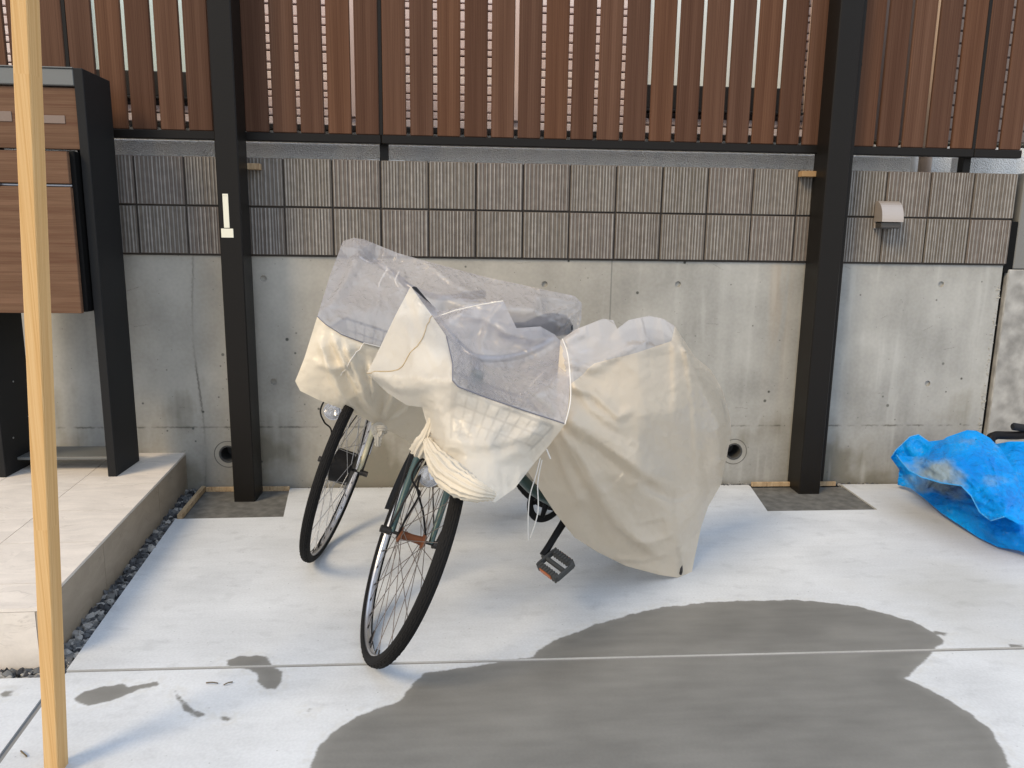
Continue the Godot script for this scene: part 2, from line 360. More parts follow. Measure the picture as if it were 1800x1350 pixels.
func polygon_distance(p: Vector2, poly: Array) -> float:
	var d := 9.0
	var inside := false
	var n := poly.size()
	for i in n:
		var a: Vector2 = poly[i]
		var b: Vector2 = poly[(i + 1) % n]
		var e := b - a
		var t := clampf((p - a).dot(e) / e.length_squared(), 0, 1)
		d = minf(d, p.distance_to(a + e * t))
		if (a.y > p.y) != (b.y > p.y) and p.x < (b.x - a.x) * (p.y - a.y) / (b.y - a.y) + a.x:
			inside = not inside
	return d if inside else -d

func slab_material() -> StandardMaterial3D:
	var w := 1500
	var h := 1000
	# how wet each place is, on a coarse grid first
	var gw := 390
	var gh := 260
	var wet := PackedFloat32Array()
	wet.resize(gw * gh)
	for y in gh:
		for x in gw:
			var p := SLAB_LO + Vector2((x + 0.5) / gw * SLAB_SIZE.x, (y + 0.5) / gh * SLAB_SIZE.y)
			var d := polygon_distance(p, WET_PATCH)
			for s in WET_SPOTS:
				d = maxf(d, polygon_distance(p, s) + 0.001)
			wet[y * gw + x] = clampf(d, -0.2, 0.2)
	var edge := noise(5, 0.045, 4)
	var blotch := noise(6, 0.006, 5)
	var speck := noise(7, 0.28, 2)
	var trowel := noise(8, 0.02, 3)
	var spotty := noise(9, 0.03, 3)
	var color := Image.create(w, h, false, Image.FORMAT_RGB8)
	var gloss := Image.create(w, h, false, Image.FORMAT_L8)
	var rng := RandomNumberGenerator.new()
	rng.seed = 77
	for y in h:
		for x in w:
			var gx := clampf((x + 0.5) / w * gw - 0.5, 0, gw - 1.001)
			var gy := clampf((y + 0.5) / h * gh - 0.5, 0, gh - 1.001)
			var ix := int(gx)
			var iy := int(gy)
			var fx := gx - ix
			var fy := gy - iy
			var k := iy * gw + ix
			var d := lerpf(lerpf(wet[k], wet[k + 1], fx), lerpf(wet[k + gw], wet[k + gw + 1], fx), fy)
			d += edge.get_noise_2d(x, y) * 0.0075 + speck.get_noise_2d(x, y) * 0.002
			var b := blotch.get_noise_2d(x, y * 1.3)
			var g := trowel.get_noise_2d(x * 0.5, y * 3.0)
			var s := speck.get_noise_2d(x, y)
			var tone := 0.60 + b * 0.09 + g * 0.028 + s * 0.05
			# faint grey smears and damp specks on the dry skin
			var smear := clampf((spotty.get_noise_2d(x * 0.7, y) - 0.28) * 2.4, 0, 1)
			tone *= 1.0 - 0.10 * smear
			if rng.randf() < 0.0006:
				tone *= rng.randf_range(0.4, 0.8)
			var dry := Color(tone * 0.955, tone * 0.99, tone * 1.015)
			var pz := SLAB_LO.y + (y + 0.5) / h * SLAB_SIZE.y
			var px := SLAB_LO.x + (x + 0.5) / w * SLAB_SIZE.x
			# dirt at the wall foot and out on the slab; darker patch before tarp
			var dirt_and_dark := clampf(1.0 - (pz + b * 0.06) / 0.10, 0, 1) * 0.25
			dirt_and_dark = maxf(dirt_and_dark, clampf(1.0 - Vector2(px - 1.95, (pz - 1.15) * 0.9).length() / 0.36 + b * 0.8, 0, 1) * 0.42)
			dirt_and_dark = maxf(dirt_and_dark, clampf(1.0 - Vector2((px - 2.27) * 1.2, (pz - 0.50) * 0.5).length() / 0.26 + b * 0.5, 0, 1) * 0.45)
			dry = dry.lerp(Color(0.27, 0.26, 0.22), dirt_and_dark)
			var wt := 0.175 + b * 0.03 + g * 0.018 + s * 0.014 + 0.012 * clampf((spotty.get_noise_2d(x * 0.25, y * 0.5)) * 2.0, -0.5, 1)
			wt += 0.03 * clampf(1.0 - d / 0.03, 0, 1)
			var soaked := Color(wt * 1.0, wt * 0.985, wt * 0.91)
			var t := smoothstep(-0.003, 0.0045, d)
			# a chalky rim where the patch has begun to dry
			var rim := clampf(1.0 - absf(d + 0.012) / 0.02, 0, 1) * clampf(0.5 + edge.get_noise_2d(x * 2.0, y * 2.0) * 2.0, 0, 1)
			dry = dry.lerp(Color(0.50, 0.49, 0.44), rim * 0.3)
			var c := dry.lerp(soaked, t)
			color.set_pixel(x, y, c.linear_to_srgb())
			var r := lerpf(0.85, 0.62 + s * 0.1, t)
			gloss.set_pixel(x, y, Color(r, r, r))
	var m := StandardMaterial3D.new()
	m.albedo_texture = ImageTexture.create_from_image(color)
	m.roughness_texture = ImageTexture.create_from_image(gloss)
	m.roughness_texture_channel = BaseMaterial3D.TEXTURE_CHANNEL_RED
	m.roughness = 1.0
	m.metallic_specular = 0.4
	m.uv1_scale = Vector3(1.0 / SLAB_SIZE.x, 1.0 / SLAB_SIZE.y, 1)
	m.uv1_offset = Vector3(-SLAB_LO.x / SLAB_SIZE.x, -SLAB_LO.y / SLAB_SIZE.y, 0)
	m.texture_repeat = true
	return m

# The cast concrete below the blocks: cement skin, water runs, air holes and stains; laid on by world place.
func cast_material() -> StandardMaterial3D:
	var w := 1640
	var h := 480
	var span := Vector2(4.1, 1.2)
	var lo := Vector2(-1.2, -0.1)
	var blotch := noise(21, 0.006, 5)
	var runs := noise(22, 0.02, 4)
	var skin := noise(23, 0.12, 3)
	var im := Image.create(w, h, false, Image.FORMAT_RGB8)
	for y in h:
		for x in w:
			var px := lo.x + (x + 0.5) / w * span.x
			var py := lo.y + (h - y - 0.5) / h * span.y
			var b := blotch.get_noise_2d(x, y)
			var r := runs.get_noise_2d(x * 1.6, y * 0.12)
			var r2 := runs.get_noise_2d(x * 0.5 + 400, y * 0.06 + 70)
			var s := skin.get_noise_2d(x, y)
			var tone := 0.36 + b * 0.10 + s * 0.025
			var right := smoothstep(0.6, 1.6, px)
			tone += r * 0.028 * (0.3 + right) + r2 * 0.025
			var c := Color(tone * 1.05, tone * 1.0, tone * 0.88).lerp(Color(tone * 1.02, tone * 1.01, tone * 0.94), right)
			# brown-green staining near the ground
			var low := clampf(1.05 - py / 0.27 + b * 1.3 + r * 0.5, 0, 1) * clampf(0.6 + b * 1.6, 0, 1)
			c = c.lerp(Color(0.15, 0.135, 0.095), low * 0.75)
			# rusty run below the block course beside the port post
			var rust := exp(-pow((px - 1.76) / 0.06, 2.0)) * clampf(0.3 + r * 1.0, 0, 1) * smoothstep(0.1, 0.95, py)
			c = c.lerp(Color(0.34, 0.23, 0.12), rust * 0.5)
			# white lime runs
			var lime := clampf(r - 0.28, 0, 1) * right * 0.9
			c = c.lerp(Color(0.5, 0.5, 0.47), clampf(lime, 0, 0.7))
			# dark water line along the pour joint
			var seam := exp(-pow((py - 0.274 - s * 0.003) / 0.0035, 2.0)) * clampf(0.55 + r * 1.5, 0, 1)
			c = c.lerp(Color(0.09, 0.085, 0.07), seam * 0.8)
			# soot along the old cold joint
			var crack_x := -0.797 + 0.012 * sin(py * 7.0) + s * 0.004
			var crack := exp(-pow((px - crack_x) / 0.004, 2.0)) * clampf(0.5 + b * 1.5, 0, 1) + 0.35 * exp(-pow((px - crack_x) / 0.02, 2.0)) * clampf(1.0 - py / 0.3, 0, 1)
			c = c.lerp(Color(0.11, 0.10, 0.085), clampf(crack * 0.8, 0, 1))
			# the panel joint that shows above the covers
			c = c.lerp(Color(0.12, 0.12, 0.11), 0.8 * exp(-pow((px - 0.995) / 0.0022, 2.0)))
			im.set_pixel(x, y, c)
	# air holes
	var rng := RandomNumberGenerator.new()
	rng.seed = 31
	for i in 380:
		var x := rng.randi_range(3, w - 6)
		var y := rng.randi_range(3, h - 6)
		var r := 0.3 + pow(rng.randf(), 6.0) * 2.4
		var dark := rng.randf_range(0.06, 0.16)
		for dy in range(-3, 4):
			for dx in range(-3, 4):
				var q := Vector2(dx, dy).length() - r
				if q < 0.6:
					var old := im.get_pixel(x + dx, y + dy)
					im.set_pixel(x + dx, y + dy, old.lerp(Color(dark, dark, dark * 0.9), clampf(0.6 - q, 0, 1)))
	# smeared scuffs
	for i in 40:
		var x := rng.randi_range(20, w - 60)
		var y := rng.randi_range(10, h - 20)
		var n := rng.randi_range(6, 26)
		var k := rng.randf_range(-0.6, 0.6)
		for t in n:
			var xx := x + t
			var yy := y + int(k * t)
			if yy > 0 and yy < h:
				im.set_pixel(xx, yy, im.get_pixel(xx, yy).darkened(rng.randf_range(0.05, 0.4)))
	for y in h:
		for x in w:
			im.set_pixel(x, y, im.get_pixel(x, y).linear_to_srgb())
	var m := StandardMaterial3D.new()
	m.albedo_texture = ImageTexture.create_from_image(im)
	m.roughness = 0.8
	m.metallic_specular = 0.35
	m.uv1_triplanar = true
	m.uv1_world_triplanar = true
	m.uv1_triplanar_sharpness = 8.0
	m.uv1_scale = Vector3(1.0 / span.x, 1.0 / span.y, 1.0 / span.x)
	m.uv1_offset = Vector3(-lo.x / span.x, -lo.y / span.y, 0.3)
	return m

func tile_texture() -> ImageTexture:
	var w := 700
	var h := 700
	var vein := noise(41, 0.012, 4)
	var cloud := noise(42, 0.006, 4)
	var fine := noise(43, 0.15, 2)
	var im := Image.create(w, h, false, Image.FORMAT_RGB8)
	for y in h:
		for x in w:
			var wobble := cloud.get_noise_2d(x, y) * 30.0
			var v := vein.get_noise_2d(x * 0.55, (y + wobble) * 3.0)
			var tone := 0.64 + cloud.get_noise_2d(x * 1.5, y * 2.0) * 0.06 + v * 0.07 + fine.get_noise_2d(x, y) * 0.02
			var c := Color(tone * 1.05, tone * 0.96, tone * 0.85)
			var line := exp(-pow(v / 0.035, 2.0)) * clampf(cloud.get_noise_2d(x * 2.0 + 99, y * 2.0) * 2.5, 0, 1)
			c = c.lerp(Color(0.30, 0.26, 0.22), line * 0.35)
			im.set_pixel(x, y, c.linear_to_srgb())
	return ImageTexture.create_from_image(im)

# ---- thin films draped over things ----
# points: first `rim` of them go round the edge, the rest lie inside; all in the frame's own axes (across, up, towards).
func film(frame: Array, points: Array, rim: int, seams: Array, step: float, slack: float, depth: float, folds: Array, seed_: int, rounds := 40, soften := 6, crumple := 0.0, crumple_size := 7.0, lines := []) -> Dictionary:
	var outline := PackedVector2Array()
	var coarse := PackedVector2Array()
	# more support along the pinned lines, so that the coarse triangles follow them
	points = points.duplicate()
	for s in seams:
		for i in s.size() - 1:
			var a: Vector3 = points[s[i]]
			var b: Vector3 = points[s[i + 1]]
			var n := int(a.distance_to(b) / 0.02)
			for k in range(1, n):
				points.append(a.lerp(b, float(k) / n))
	for i in points.size():
		var p: Vector3 = points[i]
		coarse.append(Vector2(p.x, p.y))
		if i < rim:
			outline.append(Vector2(p.x, p.y))
	var tris := Geometry2D.triangulate_delaunay(coarse)
	var flat := PackedVector2Array()
	var pinned := PackedByteArray()
	var on_rim := PackedByteArray()
	var near := {}
	var place := func(q: Vector2, pin: int, edge: int) -> void:
		var key := Vector2i((q / (step * 0.5)).round())
		if near.has(key):
			return
		near[key] = true
		flat.append(q)
		pinned.append(pin)
		on_rim.append(edge)
	for i in rim:
		var a := outline[i]
		var b := outline[(i + 1) % rim]
		var n := maxi(1, int(round(a.distance_to(b) / (step * 0.8))))
		for k in n:
			place.call(a.lerp(b, float(k) / n), 1, 1)
	for s in seams:
		for i in s.size() - 1:
			var a := coarse[s[i]]
			var b := coarse[s[i + 1]]
			var n := maxi(1, int(round(a.distance_to(b) / (step * 0.8))))
			for k in n + 1:
				place.call(a.lerp(b, float(k) / n), 1, 0)
	for i in range(rim, points.size()):
		place.call(coarse[i], 1, 0)
	var lo := outline[0]
	var hi := outline[0]
	for p in outline:
		lo = lo.min(p)
		hi = hi.max(p)
	var rng := RandomNumberGenerator.new()
	rng.seed = seed_
	var rows := int((hi.y - lo.y) / step) + 1
	var cols := int((hi.x - lo.x) / step) + 1
	for r in rows:
		for k in cols:
			var q := lo + Vector2(k + 0.5 * (r % 2), r * 0.9) * step + Vector2(rng.randf_range(-0.2, 0.2), rng.randf_range(-0.2, 0.2)) * step
			if not Geometry2D.is_point_in_polygon(q, outline):
				continue
			var key := Vector2i((q / (step * 0.5)).round())
			var busy := false
			for dx in [-1, 0, 1]:
				for dy in [-1, 0, 1]:
					if near.has(key + Vector2i(dx, dy)):
						busy = true
			if not busy:
				flat.append(q)
				pinned.append(0)
				on_rim.append(0)
	var count := flat.size()
	var pos := PackedVector3Array()
	pos.resize(count)
	for i in count:
		var q := flat[i]
		var w := 0.0
		var best := -9.0
		for t in range(0, tris.size(), 3):
			var a := coarse[tris[t]]
			var b := coarse[tris[t + 1]]
			var c := coarse[tris[t + 2]]
			var den := (b.y - c.y) * (a.x - c.x) + (c.x - b.x) * (a.y - c.y)
			if absf(den) < 1e-10:
				continue
			var u := ((b.y - c.y) * (q.x - c.x) + (c.x - b.x) * (q.y - c.y)) / den
			var v := ((c.y - a.y) * (q.x - c.x) + (a.x - c.x) * (q.y - c.y)) / den
			var least := minf(u, minf(v, 1.0 - u - v))
			if least > best:
				best = least
				w = u * points[tris[t]].z + v * points[tris[t + 1]].z + (1.0 - u - v) * points[tris[t + 2]].z
				if least >= 0.0:
					break
		pos[i] = Vector3(q.x, q.y, w)
	var fine := Geometry2D.triangulate_delaunay(flat)
	var faces := PackedInt32Array()
	var edges := {}
	var links := []
	links.resize(count)
	for i in count:
		links[i] = PackedInt32Array()
	for t in range(0, fine.size(), 3):
		var m := (flat[fine[t]] + flat[fine[t + 1]] + flat[fine[t + 2]]) / 3.0
		if not Geometry2D.is_point_in_polygon(m, outline):
			continue
		for k in 3:
			var a := fine[t + k]
			var b := fine[t + (k + 1) % 3]
			faces.append(a)
			var e := Vector2i(mini(a, b), maxi(a, b))
			if not edges.has(e):
				edges[e] = true
				links[a].append(b)
				links[b].append(a)
	# soften the coarse facets, leave the pinned lines where they are
	for round_ in soften:
		var next := pos.duplicate()
		for i in count:
			if pinned[i] or links[i].is_empty():
				continue
			var s := 0.0
			for j in links[i]:
				s += pos[j].z
			next[i].z = lerpf(pos[i].z, s / links[i].size(), 0.7)
		pos = next
	# folds that run out from where the film is gathered: [centre, reach, number per turn, height]
	var wave := noise(seed_ + 3, 1.0, 2)
	for f in folds:
		var centre := coarse[f[0]]
		for i in count:
			var d := flat[i] - centre
			var r := d.length()
			if r > f[1]:
				continue
			if f.size() > 4 and (d.angle() < f[4] or d.angle() > f[5]):
				continue
			var fade := smoothstep(0.0, 0.02, r) * (1.0 - smoothstep(0.25, 1.0, r / f[1]))
			var a := d.angle() + wave.get_noise_2d(r * 4.0, d.angle() * 1.5) * 0.035
			var g := wave.get_noise_1d(a * f[2])
			g = 1.0 - absf(g) * 3.2
			if f.size() > 4:
				fade *= smoothstep(f[4], f[4] + 0.25, d.angle()) * (1.0 - smoothstep(f[5] - 0.25, f[5], d.angle()))
			pos[i].z += g * f[3] * fade * clampf(0.4 + r * 4.0, 0, 1)
	# drawn creases: a soft rise on one side, a sharp fall on the other, fading at both ends
	for line in lines:
		var h: float = line[0]
		var w: float = line[1]
		var pts: Array = line[2]
		var total := 0.0
		for k in pts.size() - 1:
			total += pts[k].distance_to(pts[k + 1])
		for i in count:
			if on_rim[i]:
				continue
			var best := 9.0
			var side := 1.0
			var along := 0.0
			var run := 0.0
			for k in pts.size() - 1:
				var e: Vector2 = pts[k + 1] - pts[k]
				var t := clampf((flat[i] - pts[k]).dot(e) / e.length_squared(), 0, 1)
				var q: Vector2 = pts[k] + e * t
				var dd := q.distance_to(flat[i])
				if dd < best:
					best = dd
					side = signf(e.cross(flat[i] - pts[k]))
					along = (run + e.length() * t) / total
				run += e.length()
			if best > w * 2.5:
				continue
			var ww := w if side > 0.0 else w * 0.45
			pos[i].z += h * exp(-pow(best / ww, 2.0)) * smoothstep(0.0, 0.12, along + 0.04) * (1.0 - smoothstep(0.7, 1.0, along))
	if crumple > 0.0:
		var ridges := noise(seed_ + 21, crumple_size, 3)
		ridges.fractal_type = FastNoiseLite.FRACTAL_RIDGED
		for i in count:
			if on_rim[i] == 0:
				pos[i].z += ridges.get_noise_2d(flat[i].x + flat[i].y * 0.4, flat[i].y) * crumple
	# let the slack buckle between the pins
	var ea := PackedInt32Array()
	var eb := PackedInt32Array()
	var rest := PackedFloat32Array()
	var tight := noise(seed_ + 9, 6.0, 2)
	for e in edges:
		ea.append(e.x)
		eb.append(e.y)
		var m := (flat[e.x] + flat[e.y]) / 2.0
		rest.append(pos[e.x].distance_to(pos[e.y]) * (1.0 + slack * clampf(0.7 + tight.get_noise_2d(m.x, m.y) * 1.4, 0.05, 2.0)))
	var jolt := noise(seed_ + 5, 28.0, 2)
	for i in count:
		if not pinned[i]:
			pos[i].z += jolt.get_noise_2d(flat[i].x, flat[i].y) * slack * 0.09
	for round_ in rounds:
		for k in ea.size():
			var a := ea[k]
			var b := eb[k]
			var d := pos[b] - pos[a]
			var len := d.length()
			var move := d * ((len - rest[k]) / maxf(len, 1e-6) * 0.45)
			if pinned[a] == 0:
				pos[a] += move if pinned[b] else move * 0.5
			if pinned[b] == 0:
				pos[b] -= move if pinned[a] else move * 0.5
		if round_ % 6 == 5 and crumple <= 0.0 or round_ == rounds - 1 and crumple <= 0.012:
			var next := pos.duplicate()
			for i in count:
				if pinned[i] or links[i].is_empty():
					continue
				var s := Vector3.ZERO
				for j in links[i]:
					s += pos[j]
				next[i] = pos[i].lerp(s / links[i].size(), 0.15)
			pos = next
	# the far side of the film
	var back := pos.duplicate()
	for i in count:
		if on_rim[i]:
			continue
		var d := 9.0
		for k in rim:
			var q := Geometry2D.get_closest_point_to_segment(flat[i], outline[k], outline[(k + 1) % rim])
			d = minf(d, q.distance_to(flat[i]))
		back[i].z = pos[i].z - depth * (1.0 - exp(-d / (depth * 0.8))) - wave.get_noise_2d(flat[i].x * 8.0, flat[i].y * 8.0) * 0.01
	var basis := Basis(frame[1], frame[2], frame[3])
	for i in count:
		pos[i] = frame[0] + basis * pos[i]
		back[i] = frame[0] + basis * back[i]
	return {"flat": flat, "front": pos, "back": back, "faces": faces, "coarse": coarse, "ea": ea, "eb": eb, "frame": frame}

# The faces of a film that lie inside (or outside) a polygon of its points, near side and far side as one skin.
func film_mesh(f: Dictionary, polygon: Array, inside: bool) -> ArrayMesh:
	var poly := PackedVector2Array()
	for k in polygon:
		poly.append(f.coarse[k])
	var count: int = f.front.size()
	var toward: Vector3 = f.frame[3]
	var index := PackedInt32Array()
	var verts := PackedVector3Array(f.front)
	verts.append_array(f.back)
	var normals := PackedVector3Array()
	normals.resize(count * 2)
	var keep := []
	for t in range(0, f.faces.size(), 3):
		var a: int = f.faces[t]
		var b: int = f.faces[t + 1]
		var c: int = f.faces[t + 2]
		for side in 2:
			var o := side * count
			var n := (verts[b + o] - verts[a + o]).cross(verts[c + o] - verts[a + o])
			if (n.dot(toward) < 0.0) != (side == 1):
				n = -n
			normals[a + o] += n
			normals[b + o] += n
			normals[c + o] += n
		var m: Vector2 = (f.flat[a] + f.flat[b] + f.flat[c]) / 3.0
		if poly.size() and Geometry2D.is_point_in_polygon(m, poly) != inside:
			continue
		for side in 2:
			var o := side * count
			var n := (verts[b + o] - verts[a + o]).cross(verts[c + o] - verts[a + o])
			var flip := (n.dot(toward) > 0.0) != (side == 1)
			index.append_array(PackedInt32Array([a + o, c + o, b + o] if flip else [a + o, b + o, c + o]))
	for i in normals.size():
		normals[i] = normals[i].normalized()
	var uv := PackedVector2Array()
	for s in 2:
		uv.append_array(f.flat)
	var arrays := []
	arrays.resize(Mesh.ARRAY_MAX)
	arrays[Mesh.ARRAY_VERTEX] = verts
	arrays[Mesh.ARRAY_NORMAL] = normals
	arrays[Mesh.ARRAY_TEX_UV] = uv
	arrays[Mesh.ARRAY_INDEX] = index
	var mesh := ArrayMesh.new()
	mesh.add_surface_from_arrays(Mesh.PRIMITIVE_TRIANGLES, arrays)
	return mesh

# The points of a finished film nearest to a line of its given points.
func along_film(f: Dictionary, points: Array, out := 0.002) -> Array:
	var line := []
	for i in points.size() - 1:
		var a: Vector2 = f.coarse[points[i]]
		var b: Vector2 = f.coarse[points[i + 1]]
		var n := maxi(1, int(a.distance_to(b) / 0.012))
		for k in n + (1 if i == points.size() - 2 else 0):
			var q := a.lerp(b, float(k) / n)
			var best := 0
			var d := 9.0
			for j in f.flat.size():
				var e: float = f.flat[j].distance_squared_to(q)
				if e < d:
					d = e
					best = j
			var p: Vector3 = f.front[best] + f.frame[3] * out
			if line.is_empty() or line[-1].distance_to(p) > 0.004:
				line.append(p)
	return line


# ---- bicycles ----
func curve(points: Array, n := 8) -> Array:
	var out := []
	for i in points.size() - 1:
		var p0: Vector3 = points[maxi(i - 1, 0)]
		var p1: Vector3 = points[i]
		var p2: Vector3 = points[i + 1]
		var p3: Vector3 = points[mini(i + 2, points.size() - 1)]
		for k in n:
			out.append(p1.cubic_interpolate(p2, p0, p3, float(k) / n))
	out.append(points[-1])
	return out

func tubed(points: Array, radius: Variant, sides := 10) -> ArrayMesh:
	var s := Shape.new()
	s.tube(points, radius, sides)
	return s.mesh()

func wheel(called: String, at: Vector3, fw: Vector3, up: Vector3, ax: Vector3, parent: Node3D, hub_mat: Material, wide_hub: bool, rusty: bool) -> void:
	var r := 0.338
	var t := Shape.new()
	var ring := []
	var tread := 26
	for k in tread + 1:
		var a := PI * (1.18 - 1.36 * k / tread)
		var q := Vector2(sin(a + PI / 2.0 - PI / 2.0), 0)
		var b := lerpf(-2.25, 2.25, float(k) / tread)
		var rr := 0.0168
		var groove := 0.0
		if absf(b) < 1.1 and k % 2 == 1:
			groove = 0.0012
		ring.append(Vector2(r - 0.0185 + (rr - groove) * cos(b), (rr - groove) * sin(b)))
	t.lathe(at, ax, up, ring, 96)
	var root := part(called, t.mesh(), MAT.tyre, parent)
	# raised tread blocks catch the light along the running face
	var blocks := Shape.new()
	for k in 150:
		var a := TAU * k / 150.0
		var d := up * cos(a) + ax.cross(up) * sin(a)
		var along := ax.cross(d).normalized()
		for s in [-1.0, 1.0]:
			var b: float = s * 0.55 + (0.12 if k % 2 else -0.12)
			var n := d * cos(b) + ax * sin(b)
			var p := at + d * (r - 0.0185) + n * 0.0163
			blocks.box(p, Vector3(0.007, 0.0022, 0.0060), 0.0, Basis(along, n, along.cross(n)))
	stuff(part("tread", blocks.mesh(), MAT.tyre, root))
	var rim := Shape.new()
	rim.lathe(at, ax, up, [Vector2(0.314, -0.0115), Vector2(0.3225, -0.0135), Vector2(0.3225, -0.0118), Vector2(0.316, -0.0100), Vector2(0.316, 0.0100), Vector2(0.3225, 0.0118), Vector2(0.3225, 0.0135), Vector2(0.314, 0.0115), Vector2(0.306, 0.0085), Vector2(0.3035, 0.004), Vector2(0.3035, -0.004), Vector2(0.306, -0.0085), Vector2(0.314, -0.0115)], 96)
	part("rim", rim.mesh(), MAT.rim, root)
	var hub := Shape.new()
	if wide_hub:
		hub.lathe(at, ax, up, [Vector2(0.0, -0.036), Vector2(0.044, -0.036), Vector2(0.060, -0.030), Vector2(0.060, 0.030), Vector2(0.044, 0.036), Vector2(0.0, 0.036)], 10)
	else:
		hub.lathe(at, ax, up, [Vector2(0.0, -0.036), Vector2(0.021, -0.036), Vector2(0.021, -0.032), Vector2(0.012, -0.028), Vector2(0.010, 0.0), Vector2(0.012, 0.028), Vector2(0.021, 0.032), Vector2(0.021, 0.036), Vector2(0.0, 0.036)], 18)
	part("hub", hub.mesh(), hub_mat, root)
	var spokes := Shape.new()
	var nip := Shape.new()
	var hr := 0.055 if wide_hub else 0.019
	for k in 36:
		var a := TAU * k / 36.0
		var side := 1.0 if k % 2 else -1.0
		var lead := (0.95 if (k / 2) % 2 else -0.95)
		var h := a + lead
		var d := up * cos(a) + ax.cross(up) * sin(a)
		var e := up * cos(h) + ax.cross(up) * sin(h)
		spokes.tube([at + e * hr + ax * side * 0.033, at + d * 0.304 + ax * side * 0.002], 0.0011, 5)
		nip.tube([at + d * 0.292 + ax * side * 0.003, at + d * 0.305 + ax * side * 0.002], 0.0023, 6)
	stuff(part("spokes", spokes.mesh(), MAT.rusty_spoke if rusty else MAT.spoke, root))
	stuff(part("spoke_nipples", nip.mesh(), MAT.dark_steel, root))
	part("valve", tubed([at - up * 0.304 + fw * 0.02, at - up * 0.268 + fw * 0.018], [0.0035, 0.003], 8), MAT.black, root)

func bicycle(at: Dictionary, label: String) -> Node3D:
	var c: Vector3 = at.hub
	var fw: Vector3 = at.fw
	var up: Vector3 = at.up
	var ax: Vector3 = at.ax
	var r0: Vector3 = at.rear
	var bf: Vector3 = at.heading
	var bu: Vector3 = at.body_up
	var bl: Vector3 = at.body_side
	var paint: Material = at.paint
	var o := thing("bicycle", label, "bicycle", Vector3((c.x + r0.x) / 2.0, 0, (c.z + r0.z) / 2.0), "bicycles parked under film covers")
	var f := func(a: float, b: float, s: float) -> Vector3: return c + fw * a + up * b + ax * s
	var b := func(x: float, y: float, s: float) -> Vector3: return r0 + bf * x + bu * y + bl * s
	wheel("front_wheel", c, fw, up, ax, o, at.hub_paint, at.wide_hub, at.rusty)
	wheel("rear_wheel", r0 + bu * 0.34, bf, bu, bl, o, MAT.dark_steel, false, at.rusty)
	# fork
	var crown: Vector3 = f.call(-0.075, 0.395, at.shift)
	for s in [-1.0, 1.0]:
		var blade := curve([f.call(0.0, 0.0, s * 0.056), f.call(-0.045, 0.13, s * 0.056), f.call(-0.06, 0.27, s * 0.050), f.call(-0.068, 0.36, s * 0.036 + at.shift), crown + ax * s * 0.012], 5)
		var w := []
		for k in blade.size():
			w.append(lerpf(0.0075, 0.0135, minf(1.0, k / 12.0)))
		var leg := part("fork_blade", tubed(blade, w, 12), paint, o)
		var nut := Shape.new()
		nut.tube([c + ax * s * 0.036, c + ax * s * 0.083], 0.0048, 8)
		nut.tube([c + ax * s * 0.061, c + ax * s * 0.067], 0.0115, 6)
		nut.tube([c + ax * s * 0.067, c + ax * s * 0.088], 0.0105, 6)
		part("axle_nut", nut.mesh(), MAT.dark_steel, leg)
		# thin stays from the axle to the fender and the basket
		var stay := Shape.new()
		stay.tube([f.call(0.0, 0.0, s * 0.066), f.call(-0.30, 0.185, s * 0.030)], 0.0024, 6)
		stay.tube([f.call(0.0, 0.0, s * 0.068), f.call(0.03, 0.27, s * 0.062 + at.shift)], 0.0030, 6)
		part("stay", stay.mesh(), MAT.dark_steel, leg)
	part("fork_crown", tubed([crown - up * 0.01, crown + up * 0.035], [0.021, 0.019], 14), paint, o)
	# fender over the rear part of the wheel
	var guard := []
	for k in 13:
		var g := -1.25 + 2.5 * k / 12.0
		guard.append(Vector2(0.352 + 0.012 * cos(g), 0.026 * sin(g)))
	for k in range(12, -1, -1):
		var g := -1.25 + 2.5 * k / 12.0
		guard.append(Vector2(0.3508 + 0.012 * cos(g), 0.0252 * sin(g)))
	var sh := Shape.new()
	var dir := 1.0 if ax.cross(up).dot(fw) < 0.0 else -1.0
	sh.lathe(c, ax, up, guard, 40, -0.12 if dir > 0 else -1.72, 1.72 if dir > 0 else 0.12)
	part("front_fender", sh.mesh(), at.guard, o)
	var rh := Shape.new()
	var rdir := 1.0 if bl.cross(bu).dot(bf) < 0.0 else -1.0
	rh.lathe(r0 + bu * 0.34, bl, bu, guard, 40, -1.1 if rdir > 0 else -0.3, 0.3 if rdir > 0 else 1.1)
	part("rear_fender", rh.mesh(), at.guard, o)
	# frame
	var head: Vector3 = f.call(-0.10, 0.47, at.shift)
	var frame := Shape.new()
	frame.tube([crown + up * 0.03, head], 0.0185, 14)
	var bb: Vector3 = b.call(0.475, 0.30, 0.0)
	var seat_top: Vector3 = b.call(0.335, 0.60, 0.0)
	frame.tube(curve([bb, bb.lerp(crown, 0.35) + Vector3(0, -0.05, 0), bb.lerp(crown, 0.7) + Vector3(0, -0.03, 0), crown + up * 0.05], 6), 0.0165, 12)
	frame.tube(curve([bb.lerp(seat_top, 0.55), bb.lerp(head, 0.5) + Vector3(0, 0.08, 0), head - up * 0.03], 6), 0.014, 12)
	frame.tube([bb, seat_top], 0.0155, 12)
	for s in [-1.0, 1.0]:
		frame.tube([bb + bl * s * 0.03, b.call(0.0, 0.34, s * 0.062)], 0.009, 10)
		frame.tube([seat_top + bl * s * 0.02, b.call(0.0, 0.34, s * 0.062)], 0.0075, 10)
	frame.tube([bb - bl * 0.036, bb + bl * 0.036], 0.021, 14)
	part("frame", frame.mesh(), paint, o)
	var post := part("seat_post", tubed([seat_top, b.call(0.27, at.saddle - 0.05, 0.0)], 0.0127, 12), MAT.chrome, o)
	# saddle: wide at the back, narrow at the nose, sprung
	var sad := Shape.new()
	var rings := []
